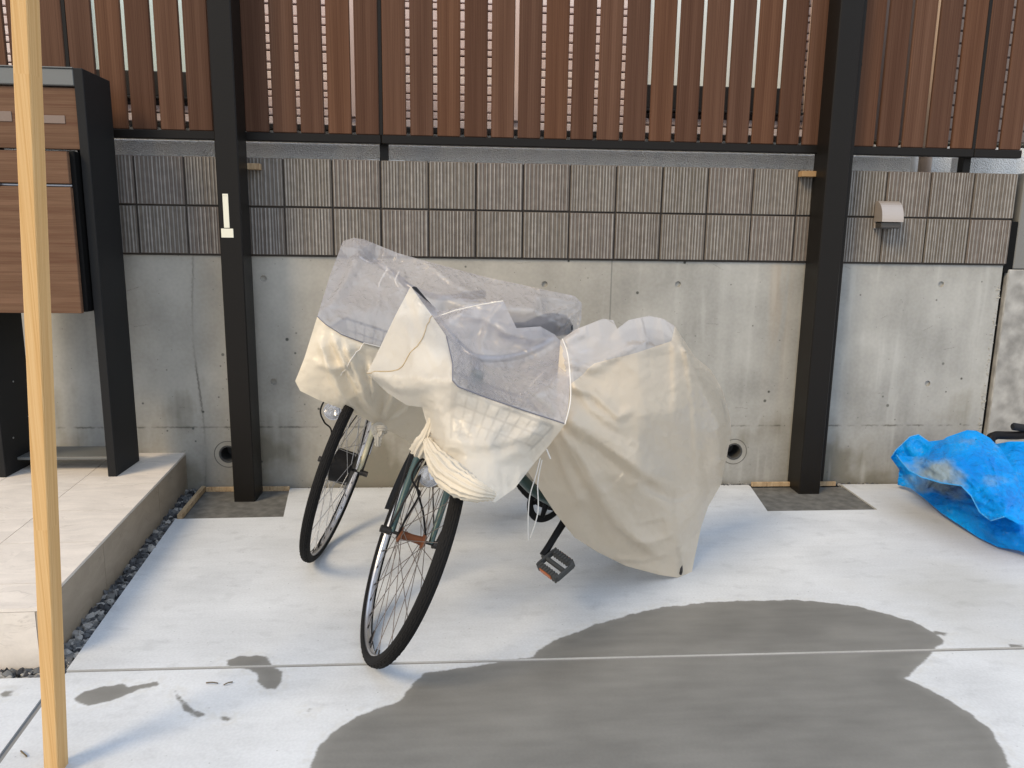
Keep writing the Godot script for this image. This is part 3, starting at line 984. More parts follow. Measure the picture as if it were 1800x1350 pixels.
	for i in 15:
		var t := i / 14.0
		var x := lerpf(0.135, 0.41, t)
		var wdt := lerpf(0.098, 0.030, smoothstep(0.1, 0.75, t)) * sqrt(clampf(t * 10.0 + 0.12, 0, 1)) * sqrt(clampf((1.0 - t) * 9.0 + 0.1, 0, 1))
		var top: float = at.saddle + 0.012 * (1.0 - t) + 0.008 * cos(t * 5.0)
		var ring := []
		for k in 16:
			var a := TAU * k / 16.0
			var y := sin(a)
			ring.append(b.call(x, top - 0.03 + (0.03 if y > 0 else 0.028) * signf(y) * pow(absf(y), 0.7), signf(cos(a)) * pow(absf(cos(a)), 0.7) * wdt))
		rings.append(ring)
	for i in 14:
		for k in 16:
			var m := (k + 1) % 16
			var mid: Vector3 = (rings[i][0] + rings[i][8]) / 2.0
			var p := [rings[i][k], rings[i][m], rings[i + 1][m], rings[i + 1][k]]
			var n := []
			for v in p:
				n.append((v - mid - bf * (v - mid).dot(bf) * 0.8).normalized())
			sad.smooth_tri([p[0], p[1], p[2]], [n[0], n[1], n[2]], [Vector2.ZERO, Vector2.ZERO, Vector2.ZERO])
			sad.smooth_tri([p[0], p[2], p[3]], [n[0], n[2], n[3]], [Vector2.ZERO, Vector2.ZERO, Vector2.ZERO])
	part("saddle", sad.mesh(), MAT.saddle, post)
	# cranks, chain ring and pedals
	var ring_at: Vector3 = bb - bl * 0.045
	var cr := Shape.new()
	cr.lathe(ring_at, bl, bu, [Vector2(0.062, -0.0022), Vector2(0.084, -0.0022), Vector2(0.084, 0.0022), Vector2(0.062, 0.0022), Vector2(0.062, -0.0022)], 40)
	for k in 5:
		var a := TAU * k / 5.0 + 0.4
		var d := bu * cos(a) + bf * sin(a)
		cr.tube([ring_at + d * 0.012, ring_at + d * 0.066], [0.011, 0.007], 8)
	cr.lathe(ring_at, bl, bu, [Vector2(0.0, -0.006), Vector2(0.02, -0.006), Vector2(0.02, 0.006), Vector2(0.0, 0.006)], 20)
	var chainring := part("chainring", cr.mesh(), MAT.black, o)
	for s in [-1.0, 1.0]:
		var root: Vector3 = bb + bl * s * 0.06
		var turn: float = at.crank_turn
		var d: Vector3 = (bf * cos(turn) + bu * sin(turn)) * -s
		var tip: Vector3 = root + d * 0.155 + bl * s * 0.022
		var arm := part("crank", tubed(curve([root - bl * s * 0.02, root + d * 0.02, root + d * 0.09 + bl * s * 0.012, tip], 5), [0.015, 0.014, 0.013, 0.0125, 0.012, 0.012, 0.0115, 0.0115, 0.011, 0.011, 0.0105, 0.0105, 0.0105, 0.011, 0.0115, 0.012], 12), MAT.black, o)
		var mid: Vector3 = tip + bl * s * 0.058
		var ped := Shape.new()
		var pf: Vector3 = (bf * 0.88 + bu * -0.47).normalized()
		var pu := bl.cross(pf).normalized()
		var axes := Basis(bl, pu, bl.cross(pu))
		ped.tube([tip, mid + bl * s * 0.04], 0.0075, 8)
		for e in [-1.0, 1.0]:
			ped.box(mid + pf * e * 0.031, Vector3(0.086, 0.024, 0.017), 0.003, axes)
			ped.box(mid + bl * e * 0.043, Vector3(0.007, 0.02, 0.066), 0.002, axes)
			for k in 8:
				ped.box(mid + pf * e * 0.031 + bl * (k - 3.5) * 0.0105 + pu * 0.0125, Vector3(0.005, 0.004, 0.017), 0.0, axes)
				ped.box(mid + pf * e * 0.031 + bl * (k - 3.5) * 0.0105 - pu * 0.0125, Vector3(0.005, 0.004, 0.017), 0.0, axes)
		var pm := part("pedal", ped.mesh(), MAT.pedal, arm)
		for e in [-1.0, 1.0]:
			var rf := Shape.new()
			rf.box(mid + pf * e * 0.0405, Vector3(0.05, 0.014, 0.004), 0.001, axes)
			part("pedal_reflector", rf.mesh(), MAT.amber, arm)
	# prop stand
	part("side_stand", tubed(curve([b.call(0.02, 0.33, 0.075), b.call(0.0, 0.18, 0.09), at.stand_foot + Vector3(0, 0.04, 0), at.stand_foot + Vector3(0, 0.008, 0)], 5), 0.0075, 10), MAT.dark_steel, o)
	# handlebar, stem and grips
	var stem_top: Vector3 = at.bar[3]
	part("stem", tubed(curve([head - up * 0.02, head.lerp(stem_top, 0.5), stem_top - up * 0.012], 5), 0.0115, 12), MAT.chrome, o)
	var bar := part("handlebar", tubed(curve(at.bar, 5), 0.0112, 12), MAT.chrome, o)
	for e in [0, 1]:
		var n: int = at.bar.size()
		var tip: Vector3 = at.bar[0] if e == 0 else at.bar[n - 1]
		var inner: Vector3 = at.bar[1] if e == 0 else at.bar[n - 2]
		part("grip", tubed([tip + (tip - inner).normalized() * 0.006, tip, tip.lerp(inner, 0.5), tip.lerp(inner, 0.95)], [0.013, 0.0165, 0.0155, 0.0165], 14), MAT.grip, bar)
		var lever := tip.lerp(inner, 0.95)
		part("brake_lever", tubed(curve([lever, lever + fw * 0.05 + Vector3(0, -0.01, 0), tip.lerp(inner, 0.2) + fw * 0.05 + Vector3(0, -0.02, 0)], 5), 0.0055, 8), MAT.rim, bar)
	# wire basket
	var k4: Array = at.basket   # rim corners: front a, front b, rear b, rear a
	var mid_rim: Vector3 = (k4[0] + k4[1] + k4[2] + k4[3]) / 4.0
	var low := []
	for p in k4:
		low.append(mid_rim + (p - mid_rim) * at.basket_taper - up * 0.135 - ax * 0.005)
	var wires := Shape.new()
	var rimw := Shape.new()
	for i in 4:
		var j := (i + 1) % 4
		rimw.tube([k4[i], k4[j]], 0.0042, 8)
		wires.tube([low[i], low[j]], 0.0028, 6)
		wires.tube([k4[i], low[i]], 0.0026, 6)
		for q in range(1, 9):
			var t := q / 9.0
			wires.tube([k4[i].lerp(k4[j], t), low[i].lerp(low[j], t)], 0.0022, 5)
		for q in range(1, 4):
			var t := q / 4.0
			wires.tube([k4[i].lerp(low[i], t), k4[j].lerp(low[j], t)], 0.0022, 5)
	for q in range(1, 6):
		var t := q / 6.0
		wires.tube([low[0].lerp(low[1], t), low[3].lerp(low[2], t)], 0.0017, 5)
	var bk := part("basket", rimw.mesh(), MAT.dark_steel, o)
	stuff(part("basket_wires", wires.mesh(), MAT.dark_steel, bk))
	# lamp
	var lp: Vector3 = at.lamp
	var face: Vector3 = at.lamp_faces
	var side := face.cross(Vector3.UP).normalized()
	var shell := Shape.new()
	shell.lathe(lp, face, side, [Vector2(0.0, -0.042), Vector2(0.012, -0.040), Vector2(0.024, -0.026), Vector2(0.029, -0.006), Vector2(0.0295, 0.004), Vector2(0.0265, 0.004), Vector2(0.018, -0.014), Vector2(0.0, -0.024)], 24)
	var lamp := part("headlight", shell.mesh(), MAT.lamp_shell, o)
	var lens := Shape.new()
	lens.lathe(lp, face, side, [Vector2(0.0267, 0.003), Vector2(0.024, 0.0075), Vector2(0.014, 0.011), Vector2(0.0, 0.0125)], 24)
	part("lens", lens.mesh(), MAT.lens, lamp)
	part("lamp_bracket", tubed(curve([lp - face * 0.036, lp - face * 0.04 + (at.lamp_fix - lp) * 0.5, at.lamp_fix], 4), 0.004, 8), MAT.dark_steel, lamp)
	for line in at.white_cables:
		part("cable", tubed(curve(line, 7), 0.0035, 7), MAT.string, o)
	for line in at.cables:
		part("cable", tubed(curve(line, 7), 0.0028, 7), MAT.black, o)
	return o

func pleated(points: Array, radii: Variant, pleats: int, pleat: float, closed := false) -> ArrayMesh:
	var s := Shape.new()
	s.tube(points, radii, 40, closed, pleats, pleat)
	return s.mesh()

var MAT := {}

func make_materials() -> void:
	MAT.tyre = plain(lin(0.014, 0.0135, 0.0135), 0.75)
	MAT.rim = plain(lin(0.62, 0.62, 0.64), 0.32, 0.9)
	MAT.chrome = plain(lin(0.30, 0.30, 0.32), 0.35, 0.9)
	MAT.spoke = plain(lin(0.42, 0.42, 0.43), 0.4, 0.8)
	MAT.rusty_spoke = plain(lin(0.17, 0.145, 0.13), 0.5, 0.6)
	MAT.rust = plain(lin(0.16, 0.055, 0.022), 0.8, 0.2)
	MAT.dark_steel = plain(lin(0.035, 0.032, 0.03), 0.5, 0.5)
	MAT.black = plain(lin(0.012, 0.012, 0.013), 0.45)
	MAT.grip = plain(lin(0.022, 0.023, 0.026), 0.6)
	MAT.saddle = plain(lin(0.03, 0.035, 0.045), 0.55)
	MAT.pedal = plain(lin(0.055, 0.055, 0.052), 0.75)
	MAT.amber = plain(lin(0.45, 0.12, 0.03), 0.3)
	MAT.green_paint = plain(lin(0.012, 0.05, 0.045), 0.3, 0.3)
	MAT.green_paint.clearcoat_enabled = true
	MAT.cream_paint = plain(lin(0.62, 0.58, 0.40), 0.35)
	MAT.cream_paint.clearcoat_enabled = true
	MAT.grey_guard = plain(lin(0.05, 0.05, 0.052), 0.4, 0.4)
	MAT.steel_guard = plain(lin(0.5, 0.5, 0.52), 0.3, 0.9)
	MAT.lamp_shell = plain(lin(0.55, 0.55, 0.57), 0.2, 1.0)
	MAT.lens = plain(Color(0.95, 0.97, 1.0, 0.25), 0.08)
	MAT.lens.transparency = BaseMaterial3D.TRANSPARENCY_ALPHA
	MAT.port = plain(lin(0.012, 0.0105, 0.009), 0.4, 0.1)
	MAT.port.normal_enabled = true
	MAT.port.normal_texture = bumps(61, 256, 0.09, 2.0)
	MAT.port.normal_scale = 0.12
	MAT.port.uv1_triplanar = true
	MAT.port.uv1_scale = Vector3.ONE * 6.0
	MAT.stand = plain(lin(0.020, 0.020, 0.020), 0.5)
	MAT.stand_cap = plain(lin(0.15, 0.155, 0.15), 0.45, 0.2)
	MAT.inner_black = plain(lin(0.006, 0.006, 0.006), 0.6)
	MAT.mortar = plain(lin(0.165, 0.162, 0.148), 0.8)
	MAT.mortar.albedo_texture = noise_texture(62, 256, 0.02, 4, 0.72, 1.0)
	MAT.mortar.uv1_scale = Vector3.ONE * 3.0
	MAT.batten = plain(Color.WHITE, 0.85)
	MAT.batten.albedo_texture = grain_texture(63, 128, 256, Vector2(0.09, 0.012), lin(0.42, 0.30, 0.17), lin(0.24, 0.15, 0.08), lin(0.55, 0.43, 0.28))
	MAT.batten.uv1_scale = Vector3(8, 3, 1)
	MAT.pole = plain(Color.WHITE, 0.65)
	MAT.pole.albedo_texture = grain_texture(64, 128, 512, Vector2(0.16, 0.004), lin(0.61, 0.38, 0.165), lin(0.49, 0.28, 0.10), lin(0.68, 0.47, 0.235))
	MAT.pole.uv1_scale = Vector3(20, 1.2, 1)
	MAT.slat = plain(Color.WHITE, 0.55)
	MAT.slat.albedo_texture = grain_texture(65, 384, 512, Vector2(0.075, 0.0016), lin(0.112, 0.057, 0.035), lin(0.078, 0.037, 0.022), lin(0.150, 0.081, 0.052))
	MAT.slat.uv1_scale = Vector3(2.6, 1.0, 1)
	MAT.board = plain(Color.WHITE, 0.55)
	MAT.board.albedo_texture = grain_texture(66, 384, 256, Vector2(0.11, 0.0035), lin(0.150, 0.086, 0.052), lin(0.115, 0.056, 0.034), lin(0.20, 0.112, 0.07))
	MAT.board.uv1_scale = Vector3(2.0, 2.2, 1)
	MAT.block = plain(Color.WHITE, 0.92)
	MAT.block.vertex_color_use_as_albedo = true
	MAT.block.albedo_texture = noise_texture(67, 256, 0.02, 3, 0.88, 1.0)
	MAT.block.uv1_scale = Vector3.ONE * 4.0
	MAT.block.metallic_specular = 0.25
	MAT.tile = plain(Color.WHITE, 0.6)
	MAT.tile.albedo_texture = tile_texture()
	MAT.tile.uv1_scale = Vector3.ONE * 0.9
	MAT.shaded_side_tile = MAT.tile.duplicate()
	MAT.shaded_side_tile.albedo_color = Color(0.72, 0.69, 0.64)  # shade on the open side of the porch, put into a darker tile colour
	MAT.tile_bed = plain(lin(0.25, 0.23, 0.20), 0.9)
	MAT.gravel = plain(Color.WHITE, 0.85)
	MAT.gravel.vertex_color_use_as_albedo = true
	MAT.cream_film = plain(Color(0.91, 0.885, 0.835, 0.66), 0.28)
	MAT.cream_film.transparency = BaseMaterial3D.TRANSPARENCY_ALPHA
	MAT.cream_film.backlight_enabled = true
	MAT.cream_film.backlight = Color(0.66, 0.63, 0.57)
	MAT.cream_film.metallic_specular = 0.5
	MAT.body_film = MAT.cream_film.duplicate()
	MAT.body_film.albedo_color = Color(0.91, 0.87, 0.79, 0.86)
	MAT.skirt_film = MAT.cream_film.duplicate()
	MAT.skirt_film.albedo_color = Color(0.86, 0.81, 0.73, 0.76)
	MAT.skirt_film.backlight = Color(0.60, 0.57, 0.50)
	MAT.clear_film = plain(Color(0.84, 0.825, 0.81, 0.24), 0.13)
	MAT.clear_film.transparency = BaseMaterial3D.TRANSPARENCY_ALPHA
	MAT.clear_film.backlight_enabled = true
	MAT.clear_film.backlight = Color(0.55, 0.55, 0.58)
	MAT.clear_film.metallic_specular = 0.8
	MAT.skirt_clear = MAT.clear_film.duplicate()
	MAT.skirt_clear.albedo_color = Color(0.86, 0.83, 0.79, 0.50)
	for k in [["clear_film", 0.6, 1.8], ["cream_film", 0.22, 1.6], ["body_film", 0.3, 1.8], ["skirt_film", 0.18, 1.3], ["skirt_clear", 0.25, 1.5]]:
		MAT[k[0]].normal_enabled = true
		MAT[k[0]].normal_texture = creases(81, 640, 0.009)
		MAT[k[0]].normal_scale = k[1]
		MAT[k[0]].uv1_scale = Vector3.ONE * k[2]
	MAT.seam = plain(lin(0.16, 0.16, 0.19), 0.6)
	MAT.string = plain(lin(0.75, 0.72, 0.66), 0.7)
	MAT.tan_string = plain(lin(0.50, 0.38, 0.22), 0.7)
	MAT.rag = plain(lin(0.66, 0.60, 0.49), 0.55)
	MAT.rag.backlight_enabled = true
	MAT.rag.backlight = Color(0.5, 0.45, 0.35)
	MAT.tarp = plain(Color.WHITE, 0.5)
	MAT.tarp.albedo_texture = tarp_texture()
	MAT.tarp.normal_enabled = true
	MAT.tarp.normal_texture = creases(68, 640, 0.008)
	MAT.tarp.normal_scale = 1.3
	MAT.tarp.metallic_specular = 0.3
	MAT.tarp.uv1_scale = Vector3(1.43, 2.0, 1)
	MAT.tarp.uv1_offset = Vector3(0.57, 0.5, 0)
	MAT.tarp_hem = plain(lin(0.05, 0.34, 0.75), 0.5)
	MAT.siding = plain(lin(0.74, 0.60, 0.57), 0.8)
	MAT.siding_alt = plain(lin(0.82, 0.70, 0.67), 0.8)
	MAT.siding_joint = plain(lin(0.09, 0.075, 0.075), 0.9)
	MAT.house_core = plain(lin(0.10, 0.08, 0.08), 0.9)
	MAT.window_frame = plain(lin(0.02, 0.018, 0.017), 0.4)
	MAT.curtain = plain(lin(0.80, 0.86, 0.85), 0.8)
	MAT.frosted = plain(lin(0.72, 0.86, 0.84), 0.12)
	MAT.pink_trim = plain(lin(0.76, 0.60, 0.55), 0.7)
	MAT.white_pipe = plain(lin(0.78, 0.74, 0.68), 0.4)
	MAT.beige_pipe = plain(lin(0.46, 0.35, 0.27), 0.5)
	MAT.stucco = plain(lin(0.88, 0.87, 0.83), 0.95)
	MAT.stucco.normal_enabled = true
	MAT.stucco.normal_texture = bumps(69, 512, 0.06, 9.0)
	MAT.stucco.normal_scale = 1.0
	MAT.stucco.uv1_scale = Vector3.ONE * 3.5
	MAT.ground = plain(lin(0.34, 0.33, 0.31), 0.95)
	MAT.joint = plain(lin(0.21, 0.21, 0.205), 0.9)
	MAT.dark_joint = plain(lin(0.03, 0.03, 0.028), 0.95)
	MAT.label = plain(lin(0.78, 0.76, 0.62), 0.5)
	MAT.label_rim = plain(lin(0.55, 0.53, 0.42), 0.5)
	MAT.wall_lamp = plain(lin(0.48, 0.42, 0.37), 0.42, 0.55)
	MAT.lamp_glass = plain(lin(0.05, 0.045, 0.04), 0.25)
	MAT.chipped = plain(lin(0.36, 0.35, 0.31), 0.95)
	MAT.neighbour = cast_neighbour()
	MAT.port.metallic_specular = 0.3
	for k in ["slat", "board", "stand", "tyre", "black", "block", "saddle", "grip", "pole", "inner_black"]:
		MAT[k].metallic_specular = 0.22
	MAT.twig = plain(lin(0.12, 0.09, 0.05), 0.9)
	MAT.leaf = plain(lin(0.28, 0.22, 0.08), 0.8)
	MAT.pale_plate = plain(lin(0.20, 0.145, 0.115), 0.5)

func bumps(seed_: int, size: int, freq: float, strength: float) -> ImageTexture:
	var im := noise(seed_, freq, 4).get_seamless_image(size, size)
	im.convert(Image.FORMAT_RGBA8)
	im.bump_map_to_normal_map(strength)
	return ImageTexture.create_from_image(im)

# Sharp little creases, as a film or sheet has that was folded before.
func creases(seed_: int, size: int, freq: float) -> ImageTexture:
	var n := noise(seed_, freq, 4)
	n.fractal_type = FastNoiseLite.FRACTAL_RIDGED
	n.domain_warp_enabled = true
	n.domain_warp_amplitude = 40.0
	n.domain_warp_frequency = 0.006
	var im := n.get_seamless_image(size, size)
	im.convert(Image.FORMAT_RGBA8)
	im.bump_map_to_normal_map(7.0)
	return ImageTexture.create_from_image(im)

func tarp_texture() -> ImageTexture:
	var n := 420
	var a := noise(71, 0.008, 5)
	var b := noise(72, 0.05, 3)
	var im := Image.create(n, n, false, Image.FORMAT_RGB8)
	for y in n:
		for x in n:
			var t := a.get_noise_2d(x, y)
			var c := Color(0.0, 0.21, 0.68).lerp(Color(0.0, 0.30, 0.82), clampf(0.5 + t, 0, 1))
			# dried mud on one fold
			var px := (x / float(n)) * 0.7 - 0.4
			var py := (y / float(n)) * 0.5 - 0.25
			var mud := clampf(1.0 - Vector2((px + 0.085) / 0.15, (py - 0.02) / 0.07).length() + t * 1.3, 0, 1)
			mud = maxf(mud, clampf(t * 1.4 - 0.55, 0, 0.5))
			mud = maxf(mud, clampf(b.get_noise_2d(x, y) * 2.0 - 0.9, 0, 0.45) * clampf(0.5 + t, 0, 1))
			c = c.lerp(Color(0.26, 0.30, 0.28), clampf(mud * 0.9, 0, 0.85))
			im.set_pixel(x, y, c.linear_to_srgb())
	return ImageTexture.create_from_image(im)

func cast_neighbour() -> StandardMaterial3D:
	var m := plain(lin(0.46, 0.45, 0.42), 0.9)
	m.albedo_texture = noise_texture(73, 384, 0.015, 5, 0.7, 1.0)
	m.uv1_scale = Vector3.ONE * 1.6
	return m


func _ready() -> void:
	# camera, sky, sun, exposure
	var cam := Camera3D.new()
	cam.name = "camera"
	cam.position = Vector3(0.32521, 1.09273, 3.32382)
	cam.basis = Basis(Vector3.UP, deg_to_rad(-4.101)) * Basis(Vector3.RIGHT, deg_to_rad(-10.572)) * Basis(Vector3.BACK, deg_to_rad(0.813))
	cam.fov = 53.47
	cam.near = 0.05
	cam.far = 800.0
	add_child(cam)
	cam.current = true
	var env := Environment.new()
	env.background_mode = Environment.BG_SKY
	var sky := Sky.new()
	var sm := ProceduralSkyMaterial.new()
	sm.sky_top_color = Color(0.74, 0.805, 0.90)
	sm.sky_horizon_color = Color(0.92, 0.925, 0.925)
	sm.sky_curve = 0.2
	sm.ground_bottom_color = Color(0.42, 0.41, 0.40)
	sm.ground_horizon_color = Color(0.62, 0.62, 0.60)
	sm.sky_energy_multiplier = 1.25
	sky.sky_material = sm
	env.sky = sky
	env.ambient_light_source = Environment.AMBIENT_SOURCE_SKY
	env.tonemap_mode = Environment.TONE_MAPPER_LINEAR
	env.tonemap_exposure = 1.0
	env.sdfgi_enabled = true
	env.ssao_enabled = true
	env.ssil_enabled = true
	var we := WorldEnvironment.new()
	we.name = "world_environment"
	we.environment = env
	add_child(we)
	var sun := DirectionalLight3D.new()
	sun.name = "sun"
	sun.light_color = Color(1.0, 0.905, 0.76)
	sun.light_energy = 0.8
	sun.light_angular_distance = 20.0
	sun.shadow_enabled = true
	var towards := Vector3(-0.78, 1.0, 0.75).normalized()
	add_child(sun)
	sun.look_at_from_position(towards * 50.0, Vector3.ZERO, Vector3.UP)

	make_materials()
	build_ground()
	build_terrace()
	build_retaining_wall()
	build_house()
	build_fence()
	build_port_posts()
	build_letterbox()
	build_brace()
	build_small_things()
	build_bicycles()
	build_covers()
	build_tarp()


func build_ground() -> void:
	var g := PlaneMesh.new()
	g.size = Vector2(600, 600)
	structure(part("ground", g, MAT.ground, self, Vector3(0, -0.14, 0)))
	var concrete := slab_material()
	# the slab is cast in three fields; the parking field has a notch for each port post
	var back := Shape.new()
	back.slab([Vector2(-0.787, 0.384), Vector2(-0.371, 0.373), Vector2(-0.42, 0.034), Vector2(-0.42, 0.012), Vector2(1.668, 0.020), Vector2(1.668, 0.045), Vector2(1.616, 0.369), Vector2(2.096, 0.364), Vector2(2.109, 0.045), Vector2(2.109, 0.024), Vector2(3.4, 0.03), Vector2(3.4, 1.468), Vector2(-0.6735, 1.468)], 0.0, -0.12)
	structure(part("concrete_slab", back.mesh(), concrete))
	var front := Shape.new()
	front.slab([Vector2(-0.6685, 1.480), Vector2(3.4, 1.484), Vector2(3.4, 4.6), Vector2(-0.36, 4.6)], 0.0, -0.12)
	structure(part("concrete_slab", front.mesh(), concrete))
	var path := Shape.new()
	path.slab([Vector2(-3.2, 1.500), Vector2(-0.682, 1.500), Vector2(-0.373, 4.6), Vector2(-3.2, 4.6)], 0.0, -0.12)
	structure(part("concrete_slab", path.mesh(), concrete))
	var j := Shape.new()
	j.slab([Vector2(-0.672, 1.466), Vector2(3.4, 1.466), Vector2(3.4, 1.486), Vector2(-0.670, 1.484)], -0.005, -0.1)
	structure(part("joint_filler", j.mesh(), MAT.joint))
	var k := Shape.new()
	k.slab([Vector2(-0.684, 1.484), Vector2(-0.666, 1.484), Vector2(-0.358, 4.6), Vector2(-0.376, 4.6)], -0.005, -0.1)
	structure(part("joint_filler", k.mesh(), MAT.joint))
	# fresh mortar round the post feet, a little below the slab
	var pad := Shape.new()
	pad.slab([Vector2(-0.798, 0.034), Vector2(-0.42, 0.034), Vector2(-0.372, 0.371), Vector2(-0.768, 0.382)], -0.006, -0.1)
	structure(part("mortar_pad", pad.mesh(), MAT.mortar))
	var pad2 := Shape.new()
	pad2.slab([Vector2(1.669, 0.045), Vector2(2.108, 0.045), Vector2(2.095, 0.363), Vector2(1.617, 0.368)], -0.006, -0.1)
	structure(part("mortar_pad", pad2.mesh(), MAT.mortar))
	# crushed stone between the porch and the slab
	var bed := Shape.new()
	bed.slab([Vector2(-0.875, 0.0), Vector2(-0.828, 0.0), Vector2(-0.675, 1.49), Vector2(-3.0, 1.498), Vector2(-3.0, 1.40), Vector2(-0.76, 1.40)], -0.045, -0.12)
	structure(part("gravel_bed", bed.mesh(), MAT.dark_joint))
	var rng := RandomNumberGenerator.new()
	rng.seed = 11
	var kinds := []
	for v in 6:
		var s := Shape.new()
		var ico := SphereMesh.new()
		ico.radial_segments = 7
		ico.rings = 4
		var arrays := ico.get_mesh_arrays()
		var pts: PackedVector3Array = arrays[Mesh.ARRAY_VERTEX]
		var idx: PackedInt32Array = arrays[Mesh.ARRAY_INDEX]
		var nz := noise(300 + v, 1.4, 2)
		for i in range(0, idx.size(), 3):
			var q := []
			for m in 3:
				var p: Vector3 = pts[idx[i + m]].normalized()
				q.append(p * (1.0 + nz.get_noise_3dv(p) * 0.75) * Vector3(1.0, 0.75, 0.85))
			s.tri(q[0], q[1], q[2], q[0] + q[1] + q[2])
		kinds.append(s.mesh())
	var tints := [lin(0.10, 0.105, 0.11), lin(0.06, 0.062, 0.066), lin(0.16, 0.16, 0.155), lin(0.035, 0.036, 0.04), lin(0.32, 0.31, 0.29)]
	for v in 6:
		var places := []
		for i in 420:
			var p := Vector3.ZERO
			var t := rng.randf()
			if t < 0.62:
				var z := rng.randf_range(0.0, 1.49)
				var x0 := -0.872 + 0.131 * z / 1.44
				var x1 := -0.829 + 0.156 * z / 1.48
				p = Vector3(rng.randf_range(x0 + 0.005, x1 - 0.006), 0, z)
			else:
				p = Vector3(rng.randf_range(-1.6, -0.70), 0, rng.randf_range(1.445, 1.492))
			p.y = rng.randf_range(-0.045, -0.016) if rng.randf() < 0.7 else rng.randf_range(-0.03, -0.008)
			places.append([p, rng.randf_range(0.008, 0.0175)])
		# crumbs along the foot of the wall
		for i in 70:
			var x := rng.randf_range(-0.85, 2.3)
			if i % 3 == 0:
				x = rng.randf_range(1.55, 2.12)
			places.append([Vector3(x, -0.004, rng.randf_range(0.002, 0.022)), rng.randf_range(0.003, 0.0085)])
		var mm := MultiMesh.new()
		mm.transform_format = MultiMesh.TRANSFORM_3D
		mm.use_colors = true
		mm.mesh = kinds[v]
		mm.instance_count = places.size()
		for i in places.size():
			var b := Basis.from_euler(Vector3(rng.randf() * TAU, rng.randf() * TAU, rng.randf() * TAU)).scaled(Vector3.ONE * places[i][1])
			mm.set_instance_transform(i, Transform3D(b, places[i][0]))
			mm.set_instance_color(i, tints[rng.randi() % 5].srgb_to_linear())
		var o := MultiMeshInstance3D.new()
		o.multimesh = mm
		o.material_override = MAT.gravel
		o.name = numbered("gravel")
		tag(o, "dark grey crushed stone filling the gap round the tiled porch", "gravel")
		stuff(o)
		add_child(o)
	var sub := Shape.new()
	sub.box_to(Vector3(-0.87, -0.12, -0.03), Vector3(3.4, -0.012, 0.045), 0.0)
	structure(part("wall_foot_gap", sub.mesh(), MAT.dark_joint))


func build_terrace() -> void:
	var t := Node3D.new()
	t.name = "porch_floor"
	add_child(t)
	t.position = Vector3(-1.3, 0, 0.7)
	structure(t)
	var top := 0.159
	var a := Vector2(-0.872, -0.02)
	var ez := (Vector2(-0.741, 1.44) - Vector2(-0.872, 0.0)).normalized()
	var ex := Vector2(-1.0, 0.035).normalized()
	var corner := Vector2(-0.741, 1.44)
	var at := func(u: float, v: float) -> Vector2: return corner + ex * u - ez * v
	var core := Shape.new()
	core.slab([at.call(0.011, 0.011), at.call(2.2, 0.011), at.call(2.2, 1.50), at.call(0.011, 1.50)], top - 0.011, -0.12)
	part("porch_core", core.mesh(), MAT.tile_bed, t)
	var rng := RandomNumberGenerator.new()
	rng.seed = 19
	var rows := [0.0, 0.148, 0.440, 0.732, 1.024, 1.316, 1.47]
	for r in rows.size() - 1:
		for c in 5:
			var u0 := 0.0 if c == 0 else 0.297 + 0.297 * (c - 1)
			var u1 := 0.297 + 0.297 * c
			var g := 0.0011
			var s := Shape.new()
			s.uv_at = Vector2(rng.randf() * 5.0, rng.randf() * 5.0)
			s.uv_turn = false
			s.slab([at.call(u0 + (0.0 if c == 0 else g), rows[r] + (0.0 if r == 0 else g)), at.call(u1 - g, rows[r] + (0.0 if r == 0 else g)), at.call(u1 - g, rows[r + 1] - g), at.call(u0 + (0.0 if c == 0 else g), rows[r + 1] - g)], top, top - 0.010)
			part("tile", s.mesh(), MAT.tile, t)
	# upright tiles along the open side and the front
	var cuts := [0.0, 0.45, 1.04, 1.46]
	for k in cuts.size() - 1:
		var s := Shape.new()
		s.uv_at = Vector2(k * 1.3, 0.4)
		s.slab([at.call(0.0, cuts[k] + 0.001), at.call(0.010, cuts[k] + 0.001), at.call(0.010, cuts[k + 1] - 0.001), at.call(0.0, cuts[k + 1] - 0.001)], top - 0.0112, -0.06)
		part("riser_tile", s.mesh(), MAT.shaded_side_tile, t)
	for k in 3:
		var s := Shape.new()
		s.uv_at = Vector2(k * 2.3, 1.7)
		s.slab([at.call(0.0112 + 0.6 * k + (0.001 if k else 0.0), 0.0), at.call(0.0112 + 0.6 * (k + 1) - 0.001, 0.0), at.call(0.0112 + 0.6 * (k + 1) - 0.001, 0.010), at.call(0.0112 + 0.6 * k + (0.001 if k else 0.0), 0.010)], top - 0.0112, -0.06)
		part("riser_tile", s.mesh(), MAT.tile, t)


